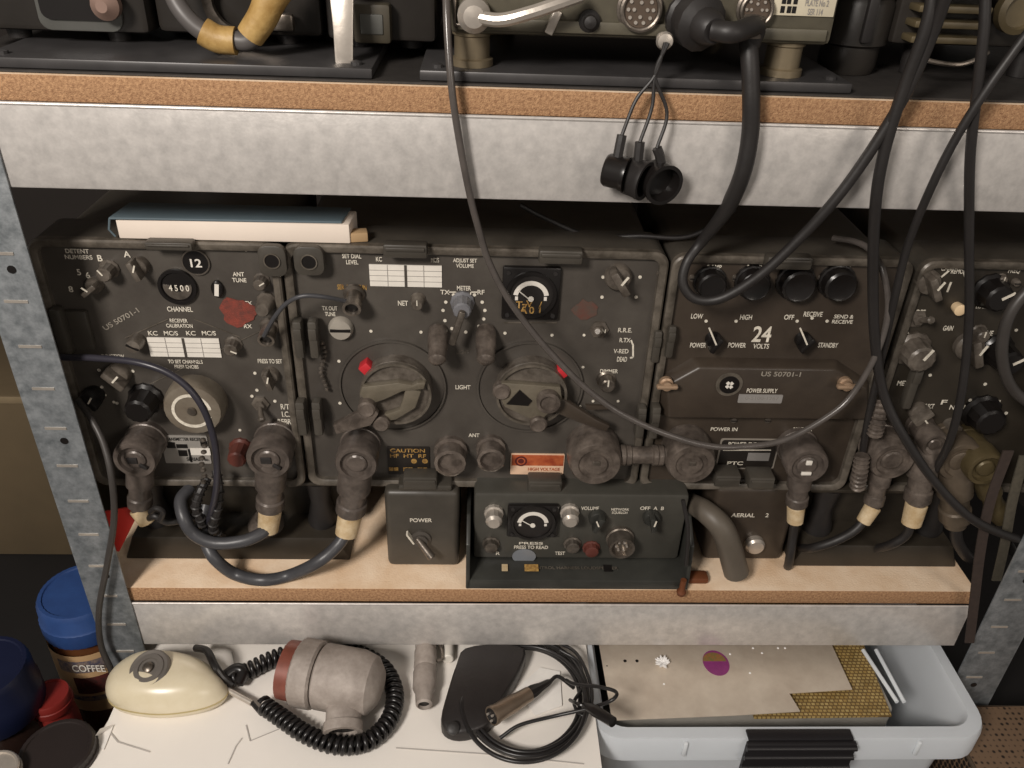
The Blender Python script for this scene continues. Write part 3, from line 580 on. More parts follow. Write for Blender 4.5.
for s, x, y, w_ in (('VOLUME', 590, 508, 18), ('NETWORK\nSQUELCH', 620, 511, 18), ('OFF  A  B', 652, 508, 24), ('MIC', 622, 532, 10), ('PRESS TO READ', 531, 547, 34), ('B', 600, 516, 3), ('TEST', 560, 553, 10), ('R', 498, 553, 4)): text(U, s, x, y, 7 if '\n' in s else 4, YV, wpx=w_)
o, k = onp(622, 549, .018, YV); bm = B(); R = 13*k; lathe(bm, o, OUT, [(R*1.1, 0), (R*1.1, .004), (R, .005), (R, .018), (R*.8, .018), (R*.78, .012), (R*.1, .012)], 28); w = part('socket', bm, METAL, U)
bm = B()
for i in range(6): lathe(bm, o+OUT*.012+Vector((math.cos(i*PI/3)*R*.42, 0, math.sin(i*PI/3)*R*.42)), OUT, [(.0012, 0), (.0012, .003)], 8)
part('pins', bm, LMETAL, w)
bm = B(); o = P(524, 556, YV); lathe(bm, o, OUT, [(.012, 0), (.012, .0008)], 28, sq=.8); part('round_badge', bm, mat('grey_badge', (140, 144, 150), .4, .3), U)
fr = (Vector((1, 0, 0)), Vector((0, .37, .93)).normalized())
for x, m_, w_ in ((505, CREAM, .006), (532, YEL, .014), (609, BLACK, .008)):
    p = P(x, 572, .004); bm = B(); box(bm, (p.x, .013, ZS+.0166), (w_, .009, .0008)); part('tray_label', bm, m_, U)
text(U, 'CONTROL HARNESS LOUDSPEAKER', 0, 0, 3.5, 0, org=(P(575, 572, 0).x, .013, ZS+.0164), wpx=90, m=RIM, face=(Vector((1, 0, 0)), Vector((0, 1, 0))))
bm = B(); lathe(bm, (P(683, 580, -.004).x, -.006, ZS-.0), (0, 0, 1), [(.004, 0), (.005, .004), (.003, .008), (.003, .02)], 12); part('drop_pin', bm, mat('rusty_brown', (110, 62, 34), .6, .2), U)
bm = B(); tube(bm, spline([P(683, 500, -.002), P(688, 530, -.006), P(686, 565, -.006)], 8), .002, 8); part('wire_stay', bm, RUBBER, U)

# curved pipe between control unit and brown box
bm = B(); pth = spline([P(690, 503, .05), P(706, 512, .026), P(724, 532, .012), Vector((P(738, 565, .012).x, .012, ZS+.0135))], 10)
tube(bm, pth, lambda t: .0105+.0025*t, 16); solo('curved_hose', bm, mat('brown_grey_rubber', (96, 88, 78), .5, 0, .2, 30), 'short thick grey-brown hose bending down beside the brown box', 'hose')
bm = B(); p = H(697, 577, ZS+.004); box(bm, p, (.022, .014, .008), .003); solo('strap_buckle', bm, mat('rusty_brown', (0, 0, 0)), 'small rusty brown buckle lying right of the control unit', 'buckle')
# ================================================================== cables with their plugs
def pts(L):
    out = []
    for p in L:
        if isinstance(p, Vector): out.append(p)
        elif len(p) == 4: out.append(H(p[0], p[1], p[3]))
        else: out.append(P(*p))
    return out
def cable(name, label, L, r, m, cat='cable', group=None, n=12, t=None):
    path = spline(pts(L), n); bm = B(); tube(bm, path, r, 10)
    if t: return part('cord', bm, m, t, 60)
    return solo(name, bm, m, label, cat, group, 60)
def plug(t, px, py, r, end, h=.038, face='ring', m=None, rarm=None, tape=None, tape_px=None):
    """right-angled plug: sleeve standing out of the panel, arm running to 'end' (px,py,Y); returns the arm's end"""
    m = m or DMETAL; o, k = onp(px, py, h, YF); R = r*k*.9; bm = B()
    lathe(bm, o, OUT, [(R*1.0, 0), (R*1.02, h*.18), (R*.96, h*.2), (R*.96, h*.55), (R*1.03, h*.58), (R*1.03, h*.94), (R*.97, h), (R*.78, h), (R*.74, h*.9), (R*.1, h*.9)], 32)
    lathe(bm, o+OUT*h*.88, OUT, [(R*.5, 0), (R*.5, h*.07), (R*.42, h*.1), (R*.1, h*.1)], 24)
    w = part('plug', bm, m, t)
    if face == 'key': bm = B(); box(bm, o+OUT*h*.99+Vector((-R*.1, 0, 0)), (R*.5, .002, R*.35), .0008); box(bm, o+OUT*h*.99+Vector((R*.35, 0, -R*.35)), (R*.4, .002, R*.2), .0008, Matrix.Rotation(.7, 3, 'Y')); part('key_slot', bm, LMETAL if face == 'white' else RUBBER, w)
    if face == 'white':
        bm = B(); box(bm, o+OUT*h*1.0+Vector((0, 0, R*.25)), (R*.3, .002, R*.25), .0006); box(bm, o+OUT*h*1.0+Vector((0, 0, -R*.4)), (R*.5, .002, R*.18), .0006); part('white_marks', bm, WHITE, w)
    s = o+OUT*h*.6; e = P(*end); d = (e-s); Ln = d.length; ra = rarm*k if rarm else R*.55; bm = B()
    lathe(bm, s, d, [(ra*.9, 0), (ra*1.25, R*.85), (ra*1.25, Ln*.55), (ra, Ln*.57), (ra, Ln*.74), (ra*1.15, Ln*.76), (ra*1.15, Ln*.9), (ra*.8, Ln*.92), (ra*.8, Ln)], 24)
    part('plug_arm', bm, m, w)
    if tape: 
        bm = B(); q = P(*tape); dd = q-e; cyl(bm, e-dd*.15, q, ra*.95, ra*.85, 14, bev=.0006); part('tape_wrap', bm, CREAM, t); return q
    return e
def cthing(name, label, px, py, cat='cable'):
    p = P(px, py, .03); return thing(name, label, cat, p)

# two thick left loops
t = cthing('coaxial_cable', 'thick slate-grey cable in the smaller, upper one of the two loops at lower left', 267, 500)
q = plug(t, 268, 461, 24, (270, 512, .03), face='key', m=GRUB, tape=(268, 530, .028), rarm=13)
cable('', '', [(268, 526, .028), (262, 533, .02), (243, 541, .012), (215, 543, .01), (194, 534, .012), (184, 518, .016), (181, 500, .03), (190, 488, .044)], .0062, SLATE, t=t)
t = cthing('coaxial_cable', 'thick slate-grey cable in the lower of two loops, plugged left of the crank dial', 352, 500)
q = plug(t, 356, 465, 23, (350, 516, .03), face='ring', m=GRUB, tape=(346, 535, .024), rarm=14)
cable('', '', [(347, 530, .025), (338, 545, .015), (318, 562, .004), (290, 575, .0, Z_LOW+.0085), (262, 580, .0, Z_LOW+.0085), (235, 574, 0, Z_LOW+.0085), (216, 560, .006), (207, 545, .014), (202, 525, .03), (206, 505, .044)], .0062, SLATE, t=t)
# far-left plug and its short cable
t = cthing('coaxial_cable', 'grey angled plug with cream tape and short black lead at far left', 133, 480)
q = plug(t, 134, 461, 23, (140, 510, .026), m=GRUB, face='key', tape=(148, 522, .024), rarm=11)
cable('', '', [(146, 520, .024), (155, 516, .018), (168, 522, .02), (190, 518, .03), (210, 512, .04)], .0035, RUBBER, t=t)
bm = B(); tube(bm, spline(pts([(150, 512, .012), (156, 508, .008), (163, 512, .008), (160, 521, .01)]), 8), .0025, 8); part('hook', bm, RUBBER, t)
# bundle of black leads below plate
for i, (lab, L) in enumerate((('black lead with beaded ends hanging under the silver data plate, left of its twin', [(208, 478, .03), (200, 492, .02), (196, 508, .016), (202, 522, .02), (200, 530, .03)]), ('black lead hanging under the silver data plate, right of its twin', [(216, 470, .028), (219, 490, .018), (217, 510, .014), (213, 528, .018), (222, 536, .03)]))):
    bm = B(); path = spline(pts(L), 10); tube(bm, path, .0040, 8)
    for j in range(3, len(path)-2, 4): lathe(bm, path[j], path[j+1]-path[j], [(.0045, -.001), (.0054, 0), (.0045, .001)], 10)
    solo('wire_lead', bm, RUBBER, lab, 'wire')
# patch lead between A and B
t = cthing('patch_lead', 'short thin grey lead bridging the gap between left and middle radios', 300, 300)
cable('', '', [(264, 336, .028), (274, 318, .022), (287, 303, .018), (303, 296, .016), (325, 297, .02), (350, 302, .034)], .0019, SLATE, t=t)
# link between big caps
t = cthing('coaxial_link', 'grey rigid link between two large round caps joining middle radio and power unit', 645, 465, 'connector')
cs = []
for (x, y, r) in ((596, 465, 27), (692, 465, 25)):
    h = .034; o, k = onp(x, y, h, YF); R = r*k; bm = B(); lathe(bm, o, OUT, [(R, 0), (R*1.02, h*.6), (R*.97, h*.92), (R*.9, h), (R*.66, h), (R*.62, h*.94), (R*.45, h*.94), (R*.42, h*1.02), (R*.12, h*1.02)], 40); w = part('end_cap', bm, DMETAL, t); cs.append(o+OUT*h*.55)
    bm = B(); box(bm, o+OUT*h*1.02+Vector((0, 0, R*.1)), (R*.3, .002, R*.2), .0006); part('screw_slot', bm, METAL, w)
bm = B(); d = (cs[1]-cs[0]); cyl(bm, cs[0], cs[1], .0085, n=20)
for f in (.30, .36, .64, .7): lathe(bm, cs[0]+d*f, d, [(.0085, -.003), (.0100, -.002), (.0100, .002), (.0085, .003)], 20)
part('link_tube', bm, DMETAL, t)
# right-hand plugs
t = cthing('coaxial_cable', 'black cable on an angled plug with two white marks, below the power unit cover', 806, 490)
q = plug(t, 808, 467, 23, (796, 508, .028), face='white', m=GRUB, tape=(795, 522, .026), rarm=10)
cable('', '', [(795, 519, .026), (793, 535, .026), (790, 556, .022), (788, 566, .03), (786, 566, .06)], .0045, RUBBER, t=t)
t = cthing('coaxial_cable', 'angled plug with cream taped end pointing down left, first right of the white-marked plug', 880, 490)
q = plug(t, 893, 462, 24, (872, 508, .02), m=DMETAL, tape=(863, 522, .017), rarm=9)
cable('', '', [(866, 517, .018), (855, 530, .014), (835, 541, .012), (812, 548, .02), (800, 548, .045)], .0045, RUBBER, t=t)
t = cthing('coaxial_cable', 'fat grey angled plug with a white taped tail beside the rightmost caps', 925, 490)
q = plug(t, 936, 446, 15, (916, 506, .016), m=DMETAL, tape=(911, 524, .013), rarm=12)
cable('', '', [(912, 520, .014), (906, 535, .014), (890, 545, .02), (870, 550, .045)], .0045, RUBBER, t=t)
t = cthing('coaxial_cable', 'large round capped plug and its fat arm at the far right behind the strap', 965, 490)
q = plug(t, 962, 463, 25, (955, 525, .02), m=mat('brown_plug', (104, 92, 78), .45, .3, .3, 60, .2), rarm=14)
cable('', '', [(956, 520, .02), (957, 540, .02), (966, 555, .03), (975, 560, .06)], .006, RUBBER, t=t)
t = cthing('coaxial_cable', 'round olive-brown capped plug at far right, beside the larger cap', 985, 490)
q = plug(t, 987, 470, 21, (1000, 520, .03), m=mat('olive_plug', (96, 84, 58), .45, .3, .3, 60, .2), rarm=10, h=.05)
cable('', '', [(998, 516, .03), (1004, 535, .03), (1012, 550, .04), (1015, 552, .07)], .005, RUBBER, t=t)

# hanging cables in front
def hang(label, L, r, m, name='cable'):
    q = pts(L)
    if isinstance(L[0], tuple) and L[0][1] < 0: q = [q[0]+(q[0]-q[1]).normalized()*.12+Vector((0, 0, .25)), q[0]+(q[0]-q[1]).normalized()*.05+Vector((0, 0, .05))]+q   # runs on up to the gear above
    return cable(name, label, q, r, m)
hang('long thin grey-brown cable hanging in a wide loop across the middle of the radios', [(446, -60, .02), (447, 20, .0), (452, 90, -.012), (461, 150, -.012), (471, 200, -.010), (479, 230, -.008), (489, 262, -.006), (507, 297, -.006), (531, 330, -.006), (549, 351, -.006), (580, 383, -.008), (612, 408, -.010), (644, 425, -.014), (672, 436, -.016), (704, 445, -.016), (736, 447, -.014), (784, 440, -.012), (833, 413, -.008), (857, 388, -.004), (878, 350, .0), (888, 312, .006), (884, 275, .014), (872, 252, .03), (856, 242, .05), (833, 238, .065)], .0027, mat('grey_brown_cable', (88, 82, 78), .25, 0, .3, 60))
t = thing('power_cable', 'thick black cable plugged into the top radio, looping down and back to top right', 'cable', P(748, 60, -.01))
path = [(742, 22, .02), (748, 42, -.006), (751, 90, -.014), (750, 135, -.014), (742, 175, -.012), (726, 210, .0), (703, 240, .02), (687, 262, .016), (683, 284, .012), (696, 299, .008), (722, 298, .004), (760, 275, -.002), (798, 240, -.008), (835, 200, -.016), (870, 152, -.020), (905, 95, -.024), (930, 40, -.030), (948, -10, -.04), (965, -60, -.05), P(972, -90, -.055)+Vector((.01, 0, .12)), P(972, -90, -.055)+Vector((.02, .01, .30))]
bm = B(); pa = spline(pts(path), 12); tube(bm, pa, lambda f: .0062 if f < .24 else (.0062-.0022*min(1, (f-.24)/.08)), 12); part('cord', bm, RUBBER, t, 60)
hang('black cable from top right bending across the right-hand radio to the right edge', [(940, -50, -.03), (928, 20, -.032), (905, 85, -.026), (886, 145, -.022), (876, 200, -.018), (873, 270, -.006), (875, 340, .0), (884, 395, .0), (906, 440, -.01), (935, 482, -.016), (968, 516, -.02), (1000, 533, -.01), (1030, 541, .01), (1070, 545, .05)], .0042, RUBBER)
hang('thin black cable crossing from the right edge down behind the fuse caps', [(1060, -10, -.03), (1022, 40, -.026), (985, 92, -.026), (955, 140, -.022), (930, 190, -.016), (908, 245, -.002), (893, 305, .004), (880, 365, .012), (866, 430, .016), (858, 490, .03)], .0032, RUBBER)
hang('thin black cable hanging straight down in front of the rightmost radio', [(990, -50, -.02), (984, 30, -.024), (976, 100, -.022), (970, 160, -.018), (969, 240, -.008), (969, 320, -.004), (962, 390, -.004), (950, 440, .0), (935, 470, .014), (918, 500, .03)], .0036, RUBBER)
hang('dark grey cable curving in from the right edge over the rightmost radio', [(1080, 262, .05), (1055, 272, .0), (1028, 290, -.006), (1008, 318, -.008), (1002, 355, -.008), (1012, 388, -.006), (1040, 410, .0), (1070, 425, .05)], .0048, mat('dark_grey_cable', (62, 58, 55), .45, 0, .2, 40))
hang('blue-black cable entering at left under the side handle and arching over the tuning knob', [(20, 352, .045), (55, 357, .03), (95, 358, .018), (140, 363, .008), (175, 377, .004), (200, 403, .0), (214, 440, .0), (217, 480, .004), (212, 510, .012), (206, 528, .03)], .0030, mat('blue_black_cable', (52, 50, 58), .35, 0, .2, 40))
hang('thin dark cable hanging down in front of the left upright', [(78, 400, .028), (92, 420, .012), (104, 445, .0), (112, 480, -.012), (114, 520, -.014), (107, 565, -.014), (99, 610, -.016), (101, 645, -.016), (112, 672, -.022), (120, 700, -.03)], .0030, mat('dark_grey_cable', (0, 0, 0)))
hang('thin dark wire in the gap between the top shelf beam and the middle radio', [(735, 210, .075), (690, 236, .07), (640, 236, .075), (590, 236, .085), (545, 218, .09), (520, 205, .09)], .0022, RUBBER, 'wire')
# flat webbing straps at right
for lab, xs in (('dark brown strap hanging over the lower shelf beam at right', [(1008, 450, .0), (990, 500, -.006), (980, 550, -.010), (974, 600, -.012), (969, 642, -.012)]), ('grey-olive strap hanging behind the brown one at right', [(1024, 455, .02), (1012, 500, .015), (1004, 545, .012), (996, 580, .015)])):
    bm = B(); path = spline(pts(xs), 8); n = len(path); vs = []; k = sc(path[0])
    for p in path:
        for dx, dy in ((-.005, 0), (.005, 0), (.005, -.0015), (-.005, -.0015)): vs.append(p+Vector((dx, dy, 0)))
    fs = [(4*i+j, 4*i+(j+1) % 4, 4*i+4+(j+1) % 4, 4*i+4+j) for i in range(n-1) for j in range(4)]+[(3, 2, 1, 0), (4*n-4, 4*n-3, 4*n-2, 4*n-1)]
    tri(bm, vs, fs); solo('webbing_strap', bm, mat('brown_webbing' if 'brown strap' in lab else 'olive_webbing', (56, 44, 38) if 'brown strap' in lab else (84, 78, 66), .8, 0, .3, 200), lab, 'strap')
# chain hanging between power unit and right radio
for lab, L in (('dull metal spring coil in the gap right of the power unit, upper piece', [(881, 400, .02), (878, 420, .012), (874, 435, .012)]), ('dull metal bracket rod in the gap right of the power unit, ending near the shelf', [(862, 455, .012), (860, 472, .010), (857, 488, .012)])):
    bm = B(); path = spline(pts(L), 8); tube(bm, path, .006, 10)
    for j in range(1, len(path)-1, 2): lathe(bm, path[j], path[j+1]-path[j], [(.006, -.0012), (.0075, 0), (.006, .0012)], 12)
    solo('connector_sleeve', bm, DMETAL, lab, 'connector')

# writing pad on top of the left radio
t = thing('writing_pad', 'white paper pad with a blue-grey cover lying on top of the left radio', 'pad', (P(230, 220, .05).x, .07, az1))
a, b = P(118, 233, .046), P(350, 238, .046); th = .0165
bm = B(); prism(bm, [(a.x, .046, az1+.0005), (b.x, .046, az1+.0005), (b.x+.002, 0.078, az1+.0005), (a.x+.003, 0.078, az1+.0005)], (0, 0, th), bev=.0012); part('pages', bm, mat('paper_block', (232, 218, 204), .8, 0, .08, 8), t)
bm = B(); prism(bm, [(a.x-.004, .044, az1+th+.0008), (b.x-.006, .047, az1+th+.0008), (b.x-.003, .080, az1+th+.0008), (a.x, .080, az1+th+.0008)], (0, 0, .0018), bev=.0006)
tube(bm, [(a.x-.004, .046, az1+th+.0012), (a.x-.0065, .046, az1+th*.5), (a.x-.003, .047, az1+.002)], .0009, 6); part('cover', bm, mat('blue_grey_card', (96, 112, 120), .6, 0, .2, 10), t)
bm = B(); box(bm, (b.x+.005, .055, az1+.0045), (.016, .012, .008), .001, Matrix.Rotation(.2, 3, 'Z')); part('corner_flap', bm, mat('tan_card', (176, 146, 108), .8), t)

# red tag at lower left of the shelf
bm = B(); prism(bm, [P(104, 512, .032), P(131, 507, .032), P(135, 520, .032), P(119, 552, .032), P(112, 550, .032)], (0, .002, 0), bev=.0004); solo('plastic_tag', bm, mat('red_plastic', (230, 66, 58), .5, 0, .1, 30), 'bright red plastic tag hanging behind the left upright', 'tag')

# ================================================================== gear on the top shelf
ZT = Z_TOP+.0005
# thin sheet added under everything to make the top board's surface dark
bm = B(); prism(bm, rrect(-.38, .575, .003, .40, .006, 0), (0, .0014, 0)); 
for v in bm.verts: v.co = Vector((v.co.x, v.co.z, ZT+v.co.y))
solo('dark_board_sheet', bm, mat('dark_sheet_grey', (58, 54, 51), .6, .1, .3, 50, .2), 'thin dark grey sheet added over the top shelf under all the gear', 'mat')
ZT += .0018
def rail(x0, x1, y0, y1, lab, m):
    bm = B(); box(bm, ((x0+x1)/2, (y0+y1)/2, ZT+.0035), (x1-x0, y1-y0, .007), .0012)
    for x in (x0+.012, x1-.012): lathe(bm, (x, y0+.012, ZT+.007), (0, 0, 1), [(.004, 0), (.004, .002), (.001, .003)], 10)
    solo('mounting_plate', bm, m, lab, 'mounting plate')
rail(-.34, -.075, .006, .16, 'dark grey metal base plate under the gear at the left of the top shelf', mat('dark_grey_metal', (74, 72, 72), .4, .3, .3, 30))
xa, xb = P(420, 85, .01).x, P(848, 96, .01).x
rail(xa, xb, .006, .2, 'dark grey metal base plate under the middle radio on the top shelf', mat('dark_grey_metal', (0, 0, 0)))
# middle radio on four posts
YT = .012
def zat(px, py, Y): return P(px, py, Y).z
zlow = zat(640, 40, YT); xl, xr = P(450, 20, YT).x, P(836, 20, YT).x
R_ = thing('radio_receiver', 'grey-green radio on round metal posts in the middle of the top shelf', 'radio', ((xl+xr)/2, .12, ZT+.007))
bm = B(); box(bm, ((xl+xr)/2, YT+.11, zlow+.07), (xr-xl, .22, .14), .004); part('case', bm, mat('grey_green_case', (104, 99, 84), .42, .1, .3, 20, .1, rgb2=(80, 75, 64)), R_)
bm = B(); box(bm, ((xl+xr)/2, YT-.0015, zlow+.007), (xr-xl-.01, .003, .008), .001); part('bottom_lip', bm, mat('grey_green_case', (0, 0, 0)), R_)
for x, yy in ((472, 45), (783, 52), (500, 0), (760, 0)):
    xx = P(x, yy or 45, YT+.02).x; y_ = YT+.018 if yy else .17
    bm = B(); z0 = ZT+.0072; h = zlow-z0; lathe(bm, (xx, y_, z0), (0, 0, 1), [(.015, 0), (.015, h*.2), (.0125, h*.24), (.0125, h*.86), (.014, h*.9), (.014, h)], 28); part('post', bm, mat('post_metal', (146, 132, 108), .35, .5, .3, 30), R_)
def mpin(px, py, r, npin):
    o = P(px, py, YT-.006); k = sc(o); o = Vector((o.x, YT, o.z)); bm = B(); R = r*k
    lathe(bm, o, OUT, [(R*1.12, 0), (R*1.12, .002), (R, .003), (R, .007), (R*.9, .0075), (R*.82, .007), (R*.8, .004), (R*.1, .004)], 36); w = part('multi_pin_socket', bm, METAL, R_)
    bm = B(); lathe(bm, o+OUT*.004, OUT, [(R*.8, 0), (R*.8, .0008)], 28); part('insert', bm, mat('brown_insert', (84, 70, 58), .5), w)
    bm = B()
    for rr, nn in ((.32, 4), (.6, npin)):
        for i in range(nn): lathe(bm, o+OUT*.005+Vector((math.cos(2*PI*i/nn)*R*rr, 0, math.sin(2*PI*i/nn)*R*rr)), OUT, [(R*.09, 0), (R*.09, .001)], 8)
    part('pins', bm, LMETAL, w)
mpin(641, 10, 21, 10); mpin(757, 10, 17, 8)
bm = B(); o = P(590, 22, YT-.006); k = sc(o); lathe(bm, (o.x, YT, o.z), OUT, [(11*k, 0), (11*k, .003), (7*k, .005), (6*k, .009), (1*k, .01)], 20); part('knob', bm, RUBBER, R_)
plate_ = B(); a, b = P(778, -30, YT), P(834, 17, YT); box(plate_, ((a.x+b.x)/2, YT-.0008, (a.z+b.z)/2), (b.x-a.x-.002, .0015, a.z-b.z), .0004); w = part('data_label', plate_, mat('cream_label', (214, 204, 180), .6), R_)
text(w, '■■ ■\n■ ■■', 789, 5, 13, YT-.0016, m=BLACK, wpx=16); text(w, 'INSTRUCTION\nPLATE No 2\nSER 114', 817, 3, 20, YT-.0016, m=mat('grey_print', (0, 0, 0)), wpx=30)
# clamp lever at left of it
bm = B(); pth = spline(pts([(474, 16, -.004), (500, 20, -.010), (530, 13, -.012), (560, 3, -.010), (580, -4, -.004)]), 6); tube(bm, pth, .0045, 10); lathe(bm, pth[0], OUT, [(.011, -.01), (.011, 0), (.007, .005), (.001, .006)], 20); w = part('clamp_lever', bm, LMETAL, R_)
bm = B(); box(bm, P(553, 22, YT-.003), (.006, .006, .016), .001, Matrix.Rotation(.4, 3, 'Y')); part('catch', bm, LMETAL, w)
bm = B(); a = P(455, 24, YT); b = P(498, 24, YT); box(bm, ((a.x+b.x)/2, YT-.002, a.z), (b.x-a.x, .004, .002), .0006); box(bm, (a.x, YT-.002, a.z+.02), (.002, .004, .042), .0006); part('strap_loop', bm, METAL, R_)
# plug on its front with the thick cable
bm = B(); o = P(690, 18, YT-.01); o = Vector((o.x, YT, o.z)); d = Vector((.35, -1, -.12)).normalized(); lathe(bm, o, d, [(.017, 0), (.018, .004), (.016, .006), (.016, .014), (.018, .015), (.018, .02), (.012, .024), (.010, .034), (.008, .036)], 28, flute=.03); part('plug', bm, RUBBER, bpy.data.objects['power_cable'])
bm = B(); a_ = o+d*.034; b_ = pts([(750, 45, -.006)])[0]; tube(bm, spline([a_, a_+Vector((.012, -.006, .0)), b_+Vector((0, -.004, .012)), b_], 8), .0068, 12); part('strain_relief', bm, RUBBER, bpy.data.objects['power_cable'])
bm = B(); lathe(bm, b_+Vector((-.001, -.002, .006)), (0, -.1, 1), [(.0075, 0), (.0075, .012)], 14); part('metal_clip', bm, METAL, bpy.data.objects['power_cable'])
# hanging rubber caps
hook = P(664, 40, -.002)
bm = B(); lathe(bm, hook+Vector((0, .008, 0)), OUT, [(.004, 0), (.004, .010), (.006, .011), (.005, .014), (.001, .015)], 16); part('cap_hook', bm, LMETAL, R_)
for i, (x, y, r, yaw, top, lab) in enumerate(((616, 172, 15, -1.15, (622, 135), 'round black rubber dust cap hanging in front of the beam, leftmost of three'), (636, 178, 17, -.9, (640, 142), 'round black rubber dust cap hanging in front of the beam, middle of three'), (659, 181, 18, -.35, (657, 148), 'round black rubber dust cap hanging in front of the beam, rightmost, open side facing out'))):
    o = P(x, y, -.020+.001*i); k = sc(o); R = r*k*1.1; t = thing('dust_cap', lab, 'cap', o, 'rubber dust caps on cords')
    d = Vector((-math.sin(yaw), -math.cos(yaw), -.1)).normalized(); bm = B()
    lathe(bm, o+d*(-.008), d, [(R*.2, 0), (R*.9, .0), (R, .002), (R, .012), (R*1.05, .013), (R*1.05, .016), (R*.86, .016), (R*.8, .006), (R*.1, .005)], 32); part('cap', bm, BLACK if i != 1 else RUBBER, t)
    tp = P(top[0], top[1], -.018); bm = B(); tube(bm, spline([o+Vector((0, 0, R*.9)), (o+Vector((0, 0, R))+tp)/2, tp], 6), .0035, 8); part('tab', bm, RUBBER, t)
    bm = B(); tube(bm, spline([tp, P(top[0]+14-i*2, top[1]-35, -.014), P(655, 75, -.012), hook+Vector((.001*i-.001, -.010, 0))], 8), .0013, 8); part('cord', bm, RUBBER, t)
# left: black box with frame
def dark_set(lab, x0, x1, Y, zb, depth=.18, m=BLACK, name='radio_set'):
    a = P(x0, 20, Y); b = P(x1, 20, Y); t = thing(name, lab, 'radio', ((a.x+b.x)/2, Y+depth/2, ZT)); 
    return t, a.x, b.x
DK = mat('near_black_paint', (50, 46, 42), .4, .1, .3, 20, .1)
t, x0, x1 = dark_set('black set with a pale-edged recessed panel at the far left of the top shelf', -40, 148, .06, 0)
zb = ZT+.0085+.006
bm = B(); box(bm, ((x0+x1)/2, .16, zb+.075), (x1-x0, .2, .15), .005); part('case', bm, DK, t)
bm = B(); a, b = P(18, -60, .055), P(124, 33, .055); prism(bm, rrect(a.x, b.x, b.z, a.z, .008, .06), (0, -.004, 0), bev=.001); w = part('panel_frame', bm, mat('grey_edge', (92, 92, 88), .4, .2), t)
bm = B(); prism(bm, rrect(a.x+.004, b.x-.004, b.z+.008, a.z, .006, .0565), (0, -.003, 0)); part('panel_face', bm, BLACK, w)
bm = B(); o = P(104, 6, .045); lathe(bm, (o.x, .052, o.z), OUT, [(.010, 0), (.010, .006), (.004, .012), (.001, .012)], 20); part('knob', bm, mat('pinkish_grey_knob', (150, 124, 112), .4, .2), t)
for x in (x0+.03, x1-.03):
    for y in (.08, .22): bm = B(); lathe(bm, (x, y, ZT+.0072), (0, 0, 1), [(.008, 0), (.009, zb-ZT-.0072)], 14); part('foot', bm, RUBBER, t)
# left-centre: dark set behind the taped cable
t, x0, x1 = dark_set('black set behind the ochre taped cable ends, left of centre on the top shelf', 156, 322, .07, 0)
bm = B(); box(bm, ((x0+x1)/2, .17, zb+.075), (x1-x0, .2, .15), .005); part('case', bm, DK, t)
bm = B(); ring(bm, P(240, 0, .066), OUT, .026, .019, .006, 32); part('socket_ring', bm, METAL, t)
bm = B(); o = P(283, 22, .062); box(bm, o, (.016, .008, .012), .002); part('terminal', bm, METAL, t)
for x in (x0+.03, x1-.03):
    for y in (.09, .23): bm = B(); lathe(bm, (x, y, ZT+.0072), (0, 0, 1), [(.008, 0), (.009, zb-ZT-.0072)], 14); part('foot', bm, RUBBER, t)
t = thing('taped_cable', 'dark grey cable with two ochre taped joints hanging at the front of the top shelf', 'cable', P(225, 40, .03))
bm = B(); tube(bm, spline(pts([(165, -60, .04), (172, -10, .035), (184, 14, .03), (204, 32, .028), (228, 38, .028), (250, 40, .026), (266, 15, .026), (280, -15, .03), (290, -50, .04)]), 8), .0065, 12); part('cord', bm, mat('mid_grey_rubber', (88, 84, 82), .45), t)
bm = B(); tube(bm, spline(pts([(203, 31, .028), (218, 39, .028), (236, 41, .028)]), 6), .0095, 16); part('tape_wrap', bm, TAPE, t)
bm = B(); tube(bm, spline(pts([(250, 36, .026), (262, 18, .026), (270, 0, .026), (278, -14, .028)]), 6), lambda f: .0095+.002*f, 16); part('tape_wrap', bm, TAPE, t)
# metal hanging strap + boxes
t, x0, x1 = dark_set('dark set with a small olive module, between the metal strap and the middle radio', 326, 436, .065, 0)
bm = B(); box(bm, ((x0+x1)/2, .165, zb+.075), (x1-x0, .2, .15), .004); part('case', bm, DK, t)
bm = B(); a, b = P(352, 2, .055), P(392, 44, .055); box(bm, ((a.x+b.x)/2, .058, (a.z+b.z)/2), (b.x-a.x, .014, a.z-b.z), .003); w = part('module', bm, mat('dim_olive', (70, 64, 52), .5, .1), t)
bm = B(); box(bm, ((a.x+b.x)/2, .0505, (a.z+b.z)/2), ((b.x-a.x)*.6, .002, (a.z-b.z)*.5), .001); part('cover_plate', bm, mat('grey_edge', (0, 0, 0)), w)
for x in (x0+.02, x1-.02):
    for y in (.09, .23): bm = B(); lathe(bm, (x, y, ZT+.0072), (0, 0, 1), [(.008, 0), (.009, zb-ZT-.0072)], 14); part('foot', bm, RUBBER, t)
bm = B(); p0, p1 = P(340, -30, .03), P(345, 70, .02); pth = [p0, P(341, 20, .028), P(344, 50, .024), p1]
vs = []; n = 4
prism(bm, [p0+Vector((-.009, 0, 0)), p0+Vector((.009, 0, 0)), P(353, 30, .024), P(353, 62, .021), P(350, 72, .02), P(345, 75, .02), P(339, 72, .02), P(335, 62, .021), P(333, 30, .024)], (0, .003, 0), bev=.0008)
solo('metal_strap', bm, LMETAL, 'light metal strap with a rounded end hanging over the edge of the top shelf', 'strap')
